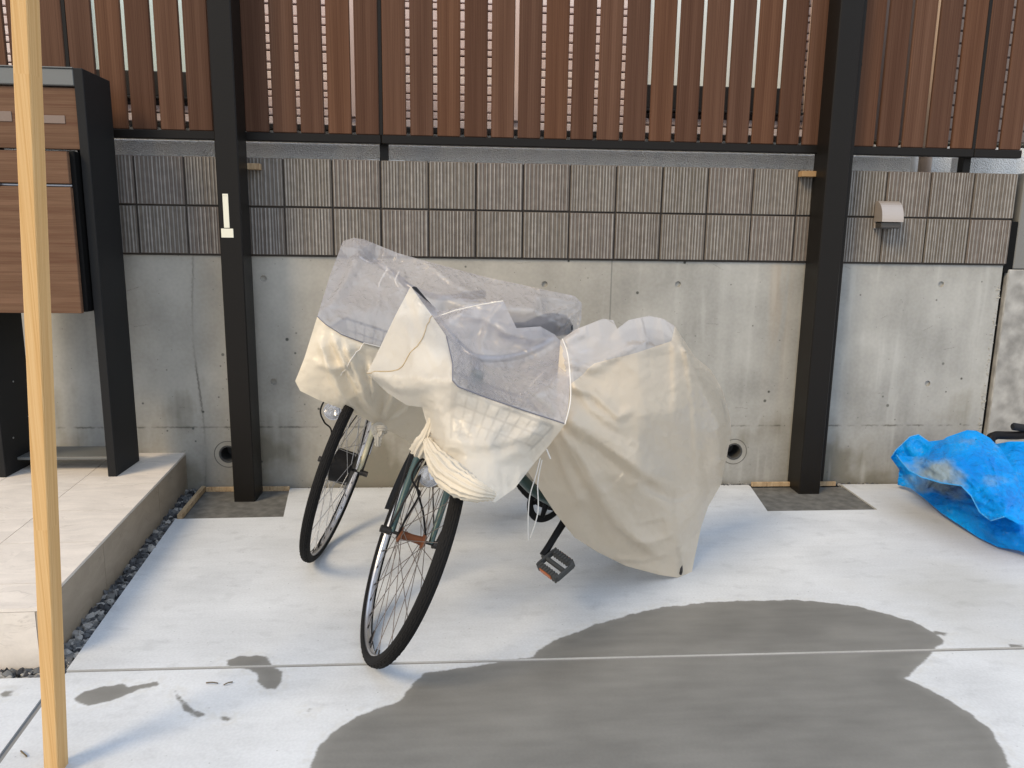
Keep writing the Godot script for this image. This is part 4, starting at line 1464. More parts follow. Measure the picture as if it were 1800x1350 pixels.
func block_mesh(w: float, h: float, seed_: int) -> ArrayMesh:
	# split-ribbed face: narrow pale ribs standing on a darker ground
	var rng := RandomNumberGenerator.new()
	rng.seed = seed_
	var s := Shape.new()
	var base := Color(0.176, 0.152, 0.130) * rng.randf_range(0.9, 1.08)
	s.tint = base
	s.uv_at = Vector2(rng.randf(), rng.randf())
	var d := 0.05
	s.box(Vector3(0, 0, -d / 2.0), Vector3(w, h, d), 0.0025)
	var x := -w / 2.0 + 0.004
	while x < w / 2.0 - 0.004:
		var rw := rng.randf_range(0.0040, 0.0068)
		var gap := rng.randf_range(0.0060, 0.0125)
		var hi := rng.randf_range(0.0018, 0.0034)
		var tone := rng.randf_range(0.27, 0.37)
		var x1 := minf(x + rw, w / 2.0 - 0.003)
		# each rib is broken a little differently along its height
		var steps := 4
		for k in steps:
			var y0 := -h / 2.0 + 0.002 + (h - 0.004) * k / steps
			var y1 := -h / 2.0 + 0.002 + (h - 0.004) * (k + 1) / steps
			var j := rng.randf_range(-0.0004, 0.0004)
			var z := hi + rng.randf_range(-0.0005, 0.0005)
			var t := tone * rng.randf_range(0.95, 1.05)
			s.tint = base
			s.quad(Vector3(x - 0.0012, y0, 0), Vector3(x - 0.0012, y1, 0), Vector3(x + j, y1, z), Vector3(x + j, y0, z), Vector3(-1, 0, 0.4))
			s.quad(Vector3(x1 + 0.0012, y0, 0), Vector3(x1 + 0.0012, y1, 0), Vector3(x1 + j, y1, z), Vector3(x1 + j, y0, z), Vector3(1, 0, 0.4))
			s.tint = Color(t * 1.0, t * 0.945, t * 0.87)
			s.quad(Vector3(x + j, y0, z), Vector3(x1 + j, y0, z), Vector3(x1 + j, y1, z), Vector3(x + j, y1, z), Vector3(0, 0, 1))
		x = x1 + gap
	return s.mesh()


func build_retaining_wall() -> void:
	var t := thing("retaining_wall", "grey cast concrete wall topped by two courses of ribbed blocks behind the bicycles", "wall", Vector3(0.8, 0, -0.1))
	# cast base with tie holes and two drain holes bored into it
	var base := CSGCombiner3D.new()
	base.name = "concrete_base"
	t.add_child(base)
	base.position = -t.position
	var body := CSGBox3D.new()
	body.size = Vector3(4.6, 1.13, 0.16)
	body.position = Vector3(2.790 - 2.3, 1.0175 - 0.565, -0.012 - 0.08)
	base.add_child(body)
	var mat := cast_material()
	body.material = mat
	for p in [Vector2(-0.502, 0.924), Vector2(-0.478, 0.477), Vector2(2.507, 0.93), Vector2(2.497, 0.473), Vector2(0.701, 0.912), Vector2(1.294, 0.918), Vector2(-1.097, 0.917), Vector2(0.10, 0.93), Vector2(0.12, 0.47), Vector2(0.70, 0.47), Vector2(1.90, 0.47), Vector2(1.30, 0.472)]:
		var h := CSGCylinder3D.new()
		h.operation = CSGShape3D.OPERATION_SUBTRACTION
		h.radius = 0.0135
		h.height = 0.018
		h.sides = 20
		h.cone = false
		h.rotation = Vector3(PI / 2, 0, 0)
		h.position = Vector3(p.x, p.y, -0.012)
		h.material = mat
		base.add_child(h)
	for p in [Vector2(-0.690, 0.151), Vector2(1.600, 0.151)]:
		var h := CSGCylinder3D.new()
		h.operation = CSGShape3D.OPERATION_SUBTRACTION
		h.radius = 0.040
		h.height = 0.22
		h.sides = 32
		h.rotation = Vector3(PI / 2, 0, 0)
		h.position = Vector3(p.x, p.y, -0.012)
		h.material = mat
		base.add_child(h)
	for p in [Vector2(-0.690, 0.151), Vector2(1.600, 0.151)]:
		var pipe := Shape.new()
		pipe.lathe(Vector3(p.x, p.y, -0.012), Vector3.BACK, Vector3.UP, [Vector2(0.031, -0.10), Vector2(0.031, -0.004), Vector2(0.0335, 0.0015), Vector2(0.0385, 0.0015), Vector2(0.0385, -0.1)], 36)
		pipe.tube([Vector3(p.x, p.y, -0.11), Vector3(p.x, p.y, -0.105)], 0.031, 24)
		var pp := part("drain_pipe", pipe.mesh(), plain(lin(0.06, 0.06, 0.058), 0.6), t)
		var ring := Shape.new()
		ring.lathe(Vector3(p.x, p.y, -0.012), Vector3.BACK, Vector3.UP, [Vector2(0.0575, 0.0004), Vector2(0.0585, 0.0014), Vector2(0.0600, 0.0014), Vector2(0.0610, 0.0004)], 40)
		part("sleeve_ring", ring.mesh(), plain(lin(0.13, 0.125, 0.11), 0.9), pp)
	# ragged edge where the wall meets its neighbour
	var rng := RandomNumberGenerator.new()
	rng.seed = 53
	var ragged := Shape.new()
	for i in 150:
		var y := rng.randf_range(0.05, 0.93)
		var r := rng.randf_range(0.002, 0.006)
		ragged.box(Vector3(2.788 - rng.randf_range(-0.004, 0.014) - (1.0 - y) * 0.006, y, -0.014), Vector3(r * 1.6, r * 2.0, r), 0.003, Basis.from_euler(Vector3(rng.randf() * 3, rng.randf() * 3, rng.randf() * 3)))
	stuff(part("chipped_edge", ragged.mesh(), MAT.chipped, t))
	# mortar behind the blocks shows dark in the joints
	var bed := Shape.new()
	bed.box_to(Vector3(-2.0, 1.0176, -0.15), Vector3(2.792, 1.415, -0.007), 0.0)
	part("mortar_joint", bed.mesh(), plain(lin(0.045, 0.038, 0.032), 0.95), t)
	var faces := []
	for k in 7:
		faces.append(block_mesh(0.1935, 0.1935, 900 + k))
	for row in 2:
		for k in range(-10, 14):
			part("block", faces[(k * 5 + row * 3 + 70 + (k / 3)) % 7], MAT.block, t, Vector3(k * 0.2 + 0.1 + rng.randf_range(-0.0008, 0.0008), 1.3217 - row * 0.2 + rng.randf_range(-0.0006, 0.0006), rng.randf_range(-0.001, 0.001)))
	# the neighbour's wall beyond the joint
	var n := thing("neighbour_wall", "pale concrete wall beyond the dark joint behind the tarp", "wall", Vector3(3.6, 0, -0.1))
	var low := Shape.new()
	low.box_to(Vector3(2.815, -0.12, -0.16), Vector3(4.6, 1.0, -0.006), 0.004)
	part("lower_wall", low.mesh(), MAT.neighbour, n)
	var up := Shape.new()
	up.box_to(Vector3(2.838, 1.0025, -0.16), Vector3(4.6, 1.425, -0.012), 0.004)
	part("upper_wall", up.mesh(), plain(lin(0.19, 0.19, 0.18), 0.95), n)
	var foam := Shape.new()
	foam.box_to(Vector3(2.7925, -0.10, -0.15), Vector3(2.8140, 1.0, -0.030), 0.0)
	foam.box_to(Vector3(2.7935, 0.985, -0.15), Vector3(2.8365, 1.213, -0.010), 0.003)
	part("joint_foam", foam.mesh(), MAT.inner_black, n)


func build_house() -> void:
	var h := thing("house", "pale pink sided house with bright windows behind the slat fence", "house", Vector3(0.8, 0, -1.5))
	var zf := -0.50
	var core := Shape.new()
	core.box_to(Vector3(-3.2, 1.62, -2.5), Vector3(4.6, 3.4, zf - 0.022), 0.0)
	part("wall", core.mesh(), MAT.house_core, h)
	var base := Shape.new()
	base.box_to(Vector3(-3.2, -0.12, -2.5), Vector3(4.6, 1.598, zf - 0.03), 0.0)
	part("foundation", base.mesh(), MAT.stucco, h)
	var low := thing("plaster_wall", "low rough white plaster wall showing between block wall and fence rail", "wall", Vector3(0.0, 0, -0.2))
	var ls := Shape.new()
	ls.box_to(Vector3(-3.2, -0.12, -0.28), Vector3(2.40, 1.500, -0.17), 0.004)
	part("plaster_face", ls.mesh(), MAT.stucco, low)
	var ls2 := Shape.new()
	ls2.box_to(Vector3(2.66, -0.12, -0.28), Vector3(4.6, 1.515, -0.17), 0.004)
	part("plaster_face", ls2.mesh(), MAT.stucco, low)
	var flash := Shape.new()
	flash.box_to(Vector3(-3.2, 1.600, -0.56), Vector3(2.06, 1.618, zf + 0.004), 0.002)
	part("drip_flashing", flash.mesh(), MAT.window_frame, h)
	var y := 1.622
	var rng := RandomNumberGenerator.new()
	rng.seed = 88
	var wins := [[-1.375, -0.635, 1.838, 2.70], [1.19, 1.965, 1.842, 2.70]]
	var row := 0
	while y < 2.95:
		var hgt: float = [0.042, 0.036, 0.05, 0.030, 0.044][row % 5]
		# the courses stop at the windows
		var spans := [[-3.2, 2.045]]
		for w in wins:
			if y + hgt > w[2] - 0.115 and y < w[3] + 0.05:
				var cut := []
				for sp in spans:
					if w[0] - 0.03 > sp[0] and w[1] + 0.03 < sp[1]:
						cut.append([sp[0], w[0] - 0.03])
						cut.append([w[1] + 0.03, sp[1]])
					else:
						cut.append(sp)
				spans = cut
		for sp in spans:
			var s := Shape.new()
			s.box_to(Vector3(sp[0], y, zf - 0.0215), Vector3(sp[1], y + hgt - 0.007, zf + rng.randf_range(-0.003, 0.004)), 0.003)
			part("siding_board", s.mesh(), MAT.siding if rng.randf() < 0.6 else MAT.siding_alt, h)
		y += hgt
		row += 1
	for w in wins:
		var f := Shape.new()
		f.box_to(Vector3(w[0] - 0.025, w[2] - 0.11, zf - 0.021), Vector3(w[1] + 0.025, w[2], zf + 0.03), 0.004)
		f.box_to(Vector3(w[0] - 0.025, w[2] + 0.0005, zf - 0.021), Vector3(w[0] + 0.012, w[3], zf + 0.028), 0.004)
		f.box_to(Vector3(w[1] - 0.012, w[2] + 0.0005, zf - 0.021), Vector3(w[1] + 0.025, w[3], zf + 0.028), 0.004)
		var win := part("window", f.mesh(), MAT.window_frame, h)
		var p := Shape.new()
		p.box_to(Vector3(w[0] + 0.0125, w[2] + 0.0005, zf - 0.018), Vector3(w[1] - 0.0125, w[3], zf - 0.004), 0.0)
		part("pane", p.mesh(), MAT.frosted if w[0] < 0 else MAT.curtain, win)
		var sill := Shape.new()
		sill.box_to(Vector3(w[0] - 0.04, w[2] - 0.122, zf - 0.02), Vector3(w[1] + 0.04, w[2] - 0.1105, zf + 0.04), 0.002)
		part("sill", sill.mesh(), MAT.window_frame, win)
	for x in [-0.176, 0.59, 2.035]:
		var s := Shape.new()
		s.box_to(Vector3(x - 0.024, 1.66, zf + 0.0045), Vector3(x + 0.024, 3.0, zf + 0.022), 0.004)
		part("trim_strip", s.mesh(), MAT.pink_trim, h)
	# beyond the corner: rough plaster, pipes and a run of mesh
	var side := Shape.new()
	side.box_to(Vector3(2.07, 1.6185, -2.5), Vector3(4.6, 3.4, zf - 0.031), 0.0)
	part("plaster_return", side.mesh(), plain(lin(0.85, 0.79, 0.68), 0.95), h)
	part("downpipe", tubed([Vector3(2.545, 0.2, -0.42), Vector3(2.545, 3.2, -0.42)], 0.033, 20), MAT.white_pipe, h)
	part("downpipe", tubed([Vector3(2.625, 0.2, -0.43), Vector3(2.625, 3.2, -0.43)], 0.030, 20), MAT.beige_pipe, h)
	for k in 14:
		var s := Shape.new()
		s.box_to(Vector3(2.74, 1.622 + k * 0.058, zf - 0.0305), Vector3(4.6, 1.622 + k * 0.058 + 0.050, zf - 0.012), 0.003)
		part("siding_board", s.mesh(), plain(lin(0.16, 0.13, 0.12), 0.8), h)


func build_fence() -> void:
	var f := thing("slat_fence", "brown wood-look vertical slat fence on a black rail above the block wall", "fence", Vector3(0.8, 1.42, 0.02))
	var pitch := 0.1108
	var meshes := []
	var rng := RandomNumberGenerator.new()
	rng.seed = 44
	for k in 9:
		var s := Shape.new()
		s.uv_at = Vector2(0.06 + (k % 3) * 0.11, rng.randf_range(0.37, 0.63))
		s.box(Vector3.ZERO, Vector3(0.0945, 0.72, 0.016), 0.003)
		meshes.append(s.mesh())
	var tints := []
	for k in 4:
		var m: StandardMaterial3D = MAT.slat.duplicate()
		m.albedo_color = [Color(1, 1, 1), Color(0.93, 0.93, 0.94), Color(1.0, 0.97, 0.93), Color(0.90, 0.885, 0.88)][k]
		tints.append(m)
	var narrow := Shape.new()
	narrow.uv_at = Vector2(0.4, 1.7)
	narrow.box(Vector3.ZERO, Vector3(0.0905, 0.72, 0.016), 0.003)
	for k in range(-17, 25):
		var x := 0.0085 + (k + 0.5) * pitch
		part("slat", meshes[(k * 7 + 140) % 9], tints[(k * 5 + 200) % 4], f, Vector3(x, 1.876, 0.022 + rng.randf_range(-0.0006, 0.0006)))
	for span in [[-2.1, -1.2115], [-1.2095, 0.0075], [0.0095, 2.556], [2.558, 2.775]]:
		var s := Shape.new()
		s.box_to(Vector3(span[0], 1.4815, 0.004), Vector3(span[1], 1.5152, 0.036), 0.003)
		part("rail", s.mesh(), MAT.port, f)
		var top := Shape.new()
		top.box_to(Vector3(span[0], 2.237, 0.004), Vector3(span[1], 2.272, 0.036), 0.003)
		part("rail", top.mesh(), MAT.port, f)
		var back := Shape.new()
		back.box_to(Vector3(span[0], 2.16, -0.012), Vector3(span[1], 2.195, 0.0128), 0.002)
		part("rail", back.mesh(), MAT.port, f)
	for x in [-1.2105, 0.0085, 2.557]:
		var s := Shape.new()
		s.box_to(Vector3(x - 0.0115, 1.40, -0.055), Vector3(x + 0.0230, 2.26, -0.0125), 0.002)
		part("post", s.mesh(), MAT.port, f)
		var cv := Shape.new()
		cv.box_to(Vector3(x - 0.0070, 1.5156, -0.0123), Vector3(x + 0.0070, 2.236, 0.028), 0.001)
		part("joint_cover", cv.mesh(), MAT.port, f)
	var foot := Shape.new()
	foot.box_to(Vector3(-0.06, 1.4122, -0.12), Vector3(0.10, 1.4245, -0.03), 0.004)
	part("mortar_foot", foot.mesh(), plain(lin(0.7, 0.69, 0.64), 0.9), f)


func build_port_posts() -> void:
	var a := thing("port_post", "black square metal post with a pale label strip, on the mortar pad beside the porch", "post", Vector3(-0.576, 0, 0.106), "posts of the bicycle port")
	var s := Shape.new()
	s.box_to(Vector3(-0.6205, -0.08, 0.040), Vector3(-0.5325, 2.7, 0.172), 0.004)
	part("post_profile", s.mesh(), MAT.port, a)
	var l := Shape.new()
	l.box_to(Vector3(-0.600, 1.131, 0.1722), Vector3(-0.5785, 1.262, 0.1734), 0.0003)
	var lp := part("label_strip", l.mesh(), MAT.label, a)
	var sq := Shape.new()
	sq.box_to(Vector3(-0.612, 1.093, 0.1722), Vector3(-0.565, 1.128, 0.1742), 0.0006)
	part("label_square", sq.mesh(), MAT.label, a)
	var pr := Shape.new()
	for k in 3:
		pr.box_to(Vector3(-0.5985 + k * 0.0062, 1.253, 0.17342), Vector3(-0.5945 + k * 0.0062, 1.2555, 0.1737), 0.0)
	part("print_mark", pr.mesh(), MAT.label_rim, lp)
	var b := thing("port_post", "black square metal post with a thin side channel, nearest the tarp", "post", Vector3(1.9, 0, 0.08), "posts of the bicycle port")
	var r := Shape.new()
	r.box_to(Vector3(1.855, -0.08, 0.010), Vector3(1.951, 2.7, 0.140), 0.004)
	part("post_profile", r.mesh(), MAT.port, b)
	var ch := Shape.new()
	ch.box_to(Vector3(1.9515, 0.045, 0.030), Vector3(1.975, 2.7, 0.118), 0.003)
	part("side_channel", ch.mesh(), MAT.port, b)
	part("channel_clip", tubed([Vector3(1.9752, 1.83, 0.10), Vector3(1.982, 1.83, 0.10)], 0.006, 10), MAT.port, b)


func build_letterbox() -> void:
	var o := thing("letterbox_stand", "black letterbox stand with brown wood-grain box and name board on the porch", "letterbox", Vector3(-1.24, 0.159, 0.22))
	for x in [[-1.0525, -1.0195], [-1.4700, -1.4370]]:
		var s := Shape.new()
		s.box_to(Vector3(x[0], 0.1592, 0.112), Vector3(x[1], 1.682, 0.333), 0.002)
		var leg := part("leg", s.mesh(), MAT.stand, o)
		var sc := Shape.new()
		for p in [Vector2(0.30, 0.26), Vector2(0.36, 0.14), Vector2(0.52, 0.22)]:
			sc.tube([Vector3(x[1], p.x, p.y), Vector3(x[1] + 0.0018, p.x, p.y)], 0.0035, 10)
		if x[0] < -1.2:
			stuff(part("screws", sc.mesh(), MAT.rim, leg))
	var cap := Shape.new()
	cap.box_to(Vector3(-1.4365, 1.622, 0.135), Vector3(-1.0530, 1.680, 0.3315), 0.003)
	part("top_cap", cap.mesh(), MAT.stand_cap, o)
	var lip := Shape.new()
	lip.box_to(Vector3(-1.4365, 1.6805, 0.130), Vector3(-1.0530, 1.6845, 0.3360), 0.001)
	part("cap_lip", lip.mesh(), MAT.stand_cap, o)
	var nb := Shape.new()
	nb.uv_turn = true
	nb.uv_at = Vector2(-1.30, 1.45)
	nb.box_to(Vector3(-1.4365, 1.402, 0.300), Vector3(-1.0530, 1.6165, 0.3200), 0.002)
	var board := part("name_board", nb.mesh(), MAT.board, o)
	var pl := Shape.new()
	pl.box_to(Vector3(-1.40, 1.495, 0.3202), Vector3(-1.285, 1.530, 0.3225), 0.0008)
	pl.box_to(Vector3(-1.205, 1.492, 0.3202), Vector3(-1.10, 1.520, 0.3225), 0.0008)
	part("name_plate", pl.mesh(), MAT.pale_plate, board)
	var box := Shape.new()
	box.box_to(Vector3(-1.430, 0.812, 0.125), Vector3(-1.0580, 1.392, 0.3660), 0.003)
	var body := part("box_body", box.mesh(), MAT.inner_black, o)
	var lower := Shape.new()
	lower.uv_turn = true
	lower.uv_at = Vector2(-0.806, 1.44)
	lower.box_to(Vector3(-1.428, 0.808, 0.3665), Vector3(-1.0720, 1.264, 0.3850), 0.002)
	part("front_door", lower.mesh(), MAT.board, body)
	var upper := Shape.new()
	upper.uv_turn = true
	upper.uv_at = Vector2(-1.20, 1.44)
	upper.box_to(Vector3(-1.428, 1.276, 0.3665), Vector3(-1.0740, 1.388, 0.3850), 0.002)
	part("drop_flap", upper.mesh(), MAT.board, body)
	var edge := Shape.new()
	edge.box_to(Vector3(-1.428, 1.2665, 0.3660), Vector3(-1.0720, 1.2735, 0.3745), 0.001)
	part("flap_edge", edge.mesh(), MAT.chrome, body)
	var pull := Shape.new()
	pull.box_to(Vector3(-1.42, 1.2655, 0.3855), Vector3(-1.318, 1.2745, 0.3900), 0.002)
	part("door_pull", pull.mesh(), MAT.chrome, body)
	var shelf := Shape.new()
	shelf.box_to(Vector3(-1.4365, 0.205, 0.085), Vector3(-1.0530, 0.217, 0.250), 0.002)
	part("bottom_shelf", shelf.mesh(), MAT.stand_cap, o)


func build_brace() -> void:
	var s := Shape.new()
	s.uv_at = Vector2(0.2, 0.3)
	var lo := Vector3(-0.5075, -0.004, 1.852)
	var hi := Vector3(-0.4225, 1.49, 1.852)
	var top := lo + (hi - lo) * 1.75
	var up := (hi - lo).normalized()
	var x := up.cross(Vector3.BACK).normalized()
	s.box((lo + top) / 2.0, Vector3(0.0285, (top - lo).length(), 0.0420), 0.0018, Basis(x, up, x.cross(up)))
	tag(part("timber_brace", s.mesh(), MAT.pole), "yellow planed timber batten standing upright in front of the letterbox stand", "timber")


func build_small_things() -> void:
	var s := Shape.new()
	s.box_to(Vector3(-0.5325, 1.368, 0.0072), Vector3(-0.484, 1.392, 0.046), 0.001)
	tag(part("wood_wedge", s.mesh(), MAT.batten), "small brown wood wedge between block wall and labelled post", "wedge", "wood wedges behind the port posts")
	var s2 := Shape.new()
	s2.box_to(Vector3(1.792, 1.385, 0.0072), Vector3(1.8548, 1.408, 0.046), 0.001)
	tag(part("wood_wedge", s2.mesh(), plain(lin(0.36, 0.22, 0.10), 0.8)), "small tan wood wedge between block wall and unlabelled post near wall light", "wedge", "wood wedges behind the port posts")
	# strips left from the forms round the mortar pads
	var along := Basis(Vector3.UP, atan2(-0.022, 0.33))
	for b in [[Vector3(-0.781, 0.007, 0.205), Vector3(0.018, 0.022, 0.36), Basis(Vector3.UP, 0.06), "grey wood strip along the porch side of the mortar pad"], [Vector3(-0.60, 0.004, 0.030), Vector3(0.36, 0.020, 0.012), Basis.IDENTITY, "thin wood strip against the wall behind the labelled post"], [Vector3(1.875, 0.008, 0.036), Vector3(0.40, 0.020, 0.012), Basis.IDENTITY, "thin pale wood strip against the wall behind the unlabelled post"]]:
		var q := Shape.new()
		q.box(b[0], b[1], 0.001, b[2])
		tag(part("form_strip", q.mesh(), MAT.batten), b[3], "wood strip", "form strips round the mortar pads")
	# wall light
	var w := thing("wall_light", "small beige metal hooded light on the ribbed blocks", "light", Vector3(2.195, 1.23, 0.01))
	var back := Shape.new()
	back.box_to(Vector3(2.150, 1.172, 0.0070), Vector3(2.240, 1.288, 0.020), 0.002)
	part("back_plate", back.mesh(), MAT.wall_lamp, w)
	var hood := Shape.new()
	var arc := []
	for k in 11:
		var t := k / 10.0
		var a := t * PI * 0.52
		arc.append(Vector2(0.020 + 0.062 * sin(a) * 1.0, 1.205 + 0.085 * cos(a)))
	for k in 10:
		var p: Vector2 = arc[k]
		var q2: Vector2 = arc[k + 1]
		var n0 := Vector3(0, cos(k / 10.0 * 1.6), sin(k / 10.0 * 1.6))
		hood.quad(Vector3(2.147, p.y, p.x), Vector3(2.243, p.y, p.x), Vector3(2.243, q2.y, q2.x), Vector3(2.147, q2.y, q2.x), n0)
		for x in [2.147, 2.243]:
			hood.tri(Vector3(x, 1.202, 0.0201), Vector3(x, p.y, p.x), Vector3(x, q2.y, q2.x), Vector3(x - 2.195, 0, 0))
	part("hood", hood.mesh(), MAT.wall_lamp, w)
	var glass := Shape.new()
	glass.box_to(Vector3(2.152, 1.172, 0.0205), Vector3(2.238, 1.2, 0.072), 0.004)
	part("diffuser", glass.mesh(), MAT.lamp_glass, w)
	# crumbs of plant matter on the slab
	for t in [[Vector3(-0.285, 0.003, 1.549), 0.030, 0.1, "tiny dry twig lying beyond the longer footprint-shaped wet mark"], [Vector3(-0.245, 0.003, 1.553), 0.022, -0.6, "tiny curled dry leaf scrap next to the twig"], [Vector3(-0.60, 0.003, 1.80), 0.030, 0.7, "short dark twig on the slab behind the timber batten foot"]]:
		var q := Shape.new()
		var d := Vector3(cos(t[2]), 0, sin(t[2]))
		q.tube(curve([t[0] - d * t[1] * 0.5, t[0] + Vector3(0, 0.003, 0.002), t[0] + d * t[1] * 0.5], 4), 0.0016, 6)
		tag(part("twig", q.mesh(), MAT.twig), t[3], "twig")
	# the handle of something parked behind the tarp
	var hc := thing("hand_cart", "black tubular frame with rubber grip, behind the blue tarp", "cart", Vector3(2.75, 0, 0.3))
	part("cart_bar", tubed(curve([Vector3(2.60, 0.0, 0.34), Vector3(2.60, 0.26, 0.31), Vector3(2.62, 0.302, 0.30), Vector3(2.72, 0.304, 0.30), Vector3(3.2, 0.304, 0.30), Vector3(3.24, 0.0, 0.33)], 5), 0.018, 14), MAT.black, hc)
	part("grip", tubed([Vector3(2.688, 0.346, 0.31), Vector3(2.694, 0.346, 0.31), Vector3(2.80, 0.330, 0.30)], [0.012, 0.0165, 0.0155], 14), MAT.grip, hc)
	part("upright", tubed([Vector3(2.80, 0.29, 0.30), Vector3(2.80, 0.336, 0.30)], 0.010, 10), MAT.black, hc)


func build_bicycles() -> void:
	var a := {}
	a.hub = Vector3(0.201, 0.311, 1.383)
	a.fw = Vector3(0.177, 0.0, 0.984).normalized()
	a.up = Vector3(0.380, 0.923, -0.068).normalized()
	a.ax = Vector3(-0.908, 0.386, 0.163).normalized()
	a.rear = Vector3(1.0, 0.0, 0.78)
	a.heading = Vector3(-0.829, 0, 0.559).normalized()
	a.body_up = Vector3(0.088, 0.988, 0.130).normalized()
	a.body_side = Vector3(0.553, -0.156, 0.819).normalized()
	a.paint = MAT.green_paint
	a.guard = MAT.grey_guard
	a.hub_paint = MAT.rust
	a.wide_hub = false
	a.rusty = true
	a.shift = -0.02
	a.saddle = 0.815
	a.crank_turn = 2.356
	a.stand_foot = Vector3(1.066, 0.0, 0.975)
	a.bar = [Vector3(0.187, 0.942, 0.985), Vector3(0.247, 0.878, 1.02), Vector3(0.307, 0.812, 1.075), Vector3(0.373, 0.762, 1.13), Vector3(0.482, 0.758, 1.105), Vector3(0.573, 0.780, 1.04), Vector3(0.619, 0.798, 1.00), Vector3(0.655, 0.760, 0.955), Vector3(0.735, 0.712, 0.89)]
	var l := func(f: float, u: float, s: float) -> Vector3: return a.hub + a.fw * f + a.up * u + a.ax * s
	a.basket = [l.call(0.192, 0.437, 0.088), l.call(0.192, 0.437, -0.172), l.call(-0.08, 0.452, -0.17), l.call(-0.08, 0.445, 0.085)]
	a.basket_taper = 0.68
	a.lamp = Vector3(0.252, 0.498, 1.43)
	a.lamp_faces = Vector3(0.12, -0.05, 1.0).normalized()
	a.lamp_fix = l.call(-0.04, 0.27, -0.03)
	a.cables = [[Vector3(0.30, 0.60, 1.36), Vector3(0.261, 0.557, 1.40), Vector3(0.225, 0.532, 1.42), Vector3(0.207, 0.499, 1.44), Vector3(0.219, 0.472, 1.45), Vector3(0.226, 0.453, 1.45), Vector3(0.187, 0.374, 1.42), Vector3(0.162, 0.311, 1.38)], [Vector3(0.262, 0.557, 1.38), Vector3(0.223, 0.484, 1.45), Vector3(0.235, 0.404, 1.44), Vector3(0.240, 0.334, 1.42)]]
	a.white_cables = []
	bicycle(a, "dark green bicycle with rusty front hub, front wheel on the slab joint, nearer of two")
	var b := {}
	b.hub = Vector3(-0.069, 0.326, 0.771)
	b.fw = Vector3(-0.124, 0.0, 0.992).normalized()
	b.up = Vector3(0.293, 0.955, 0.037).normalized()
	b.ax = Vector3(-0.948, 0.296, -0.118).normalized()
	b.rear = Vector3(0.80, 0.0, 0.34)
	b.heading = Vector3(-0.913, 0, 0.408).normalized()
	b.body_up = Vector3(0.057, 0.99, 0.127).normalized()
	b.body_side = Vector3(0.404, -0.139, 0.904).normalized()
	b.paint = MAT.cream_paint
	b.guard = MAT.steel_guard
	b.hub_paint = MAT.black
	b.wide_hub = true
	b.rusty = false
	b.shift = -0.02
	b.saddle = 0.815
	b.crank_turn = PI
	b.stand_foot = Vector3(0.87, 0.0, 0.47)
	b.bar = [Vector3(-0.045, 1.055, 0.35), Vector3(0.010, 1.015, 0.39), Vector3(0.086, 0.970, 0.45), Vector3(0.155, 0.925, 0.545), Vector3(0.252, 0.890, 0.52), Vector3(0.334, 0.890, 0.46), Vector3(0.420, 0.895, 0.41)]
	var m := func(f: float, u: float, s: float) -> Vector3: return b.hub + b.fw * f + b.up * u + b.ax * s
	b.basket = [m.call(0.155, 0.465, 0.14), m.call(0.150, 0.465, -0.15), m.call(-0.08, 0.48, -0.17), m.call(-0.08, 0.48, 0.15)]
	b.basket_taper = 0.55
	b.lamp = Vector3(-0.083, 0.541, 0.86)
	b.lamp_faces = Vector3(-0.15, -0.05, 1.0).normalized()
	b.lamp_fix = m.call(-0.06, 0.22, 0.055)
	b.cables = [[Vector3(-0.059, 0.56, 0.83), Vector3(-0.075, 0.568, 0.86), Vector3(-0.104, 0.579, 0.86), Vector3(-0.123, 0.542, 0.86), Vector3(-0.115, 0.499, 0.84), Vector3(-0.096, 0.460, 0.82), Vector3(-0.125, 0.345, 0.78)]]
	b.white_cables = [[Vector3(0.07, 0.99, 0.50), Vector3(0.045, 0.94, 0.56), Vector3(0.05, 0.89, 0.59), Vector3(0.085, 0.85, 0.60)], [Vector3(0.11, 0.98, 0.50), Vector3(0.10, 0.945, 0.54), Vector3(0.125, 0.91, 0.56)]]
	bicycle(b, "bicycle with cream fork and black hub drum, leaning nearest the concrete wall")


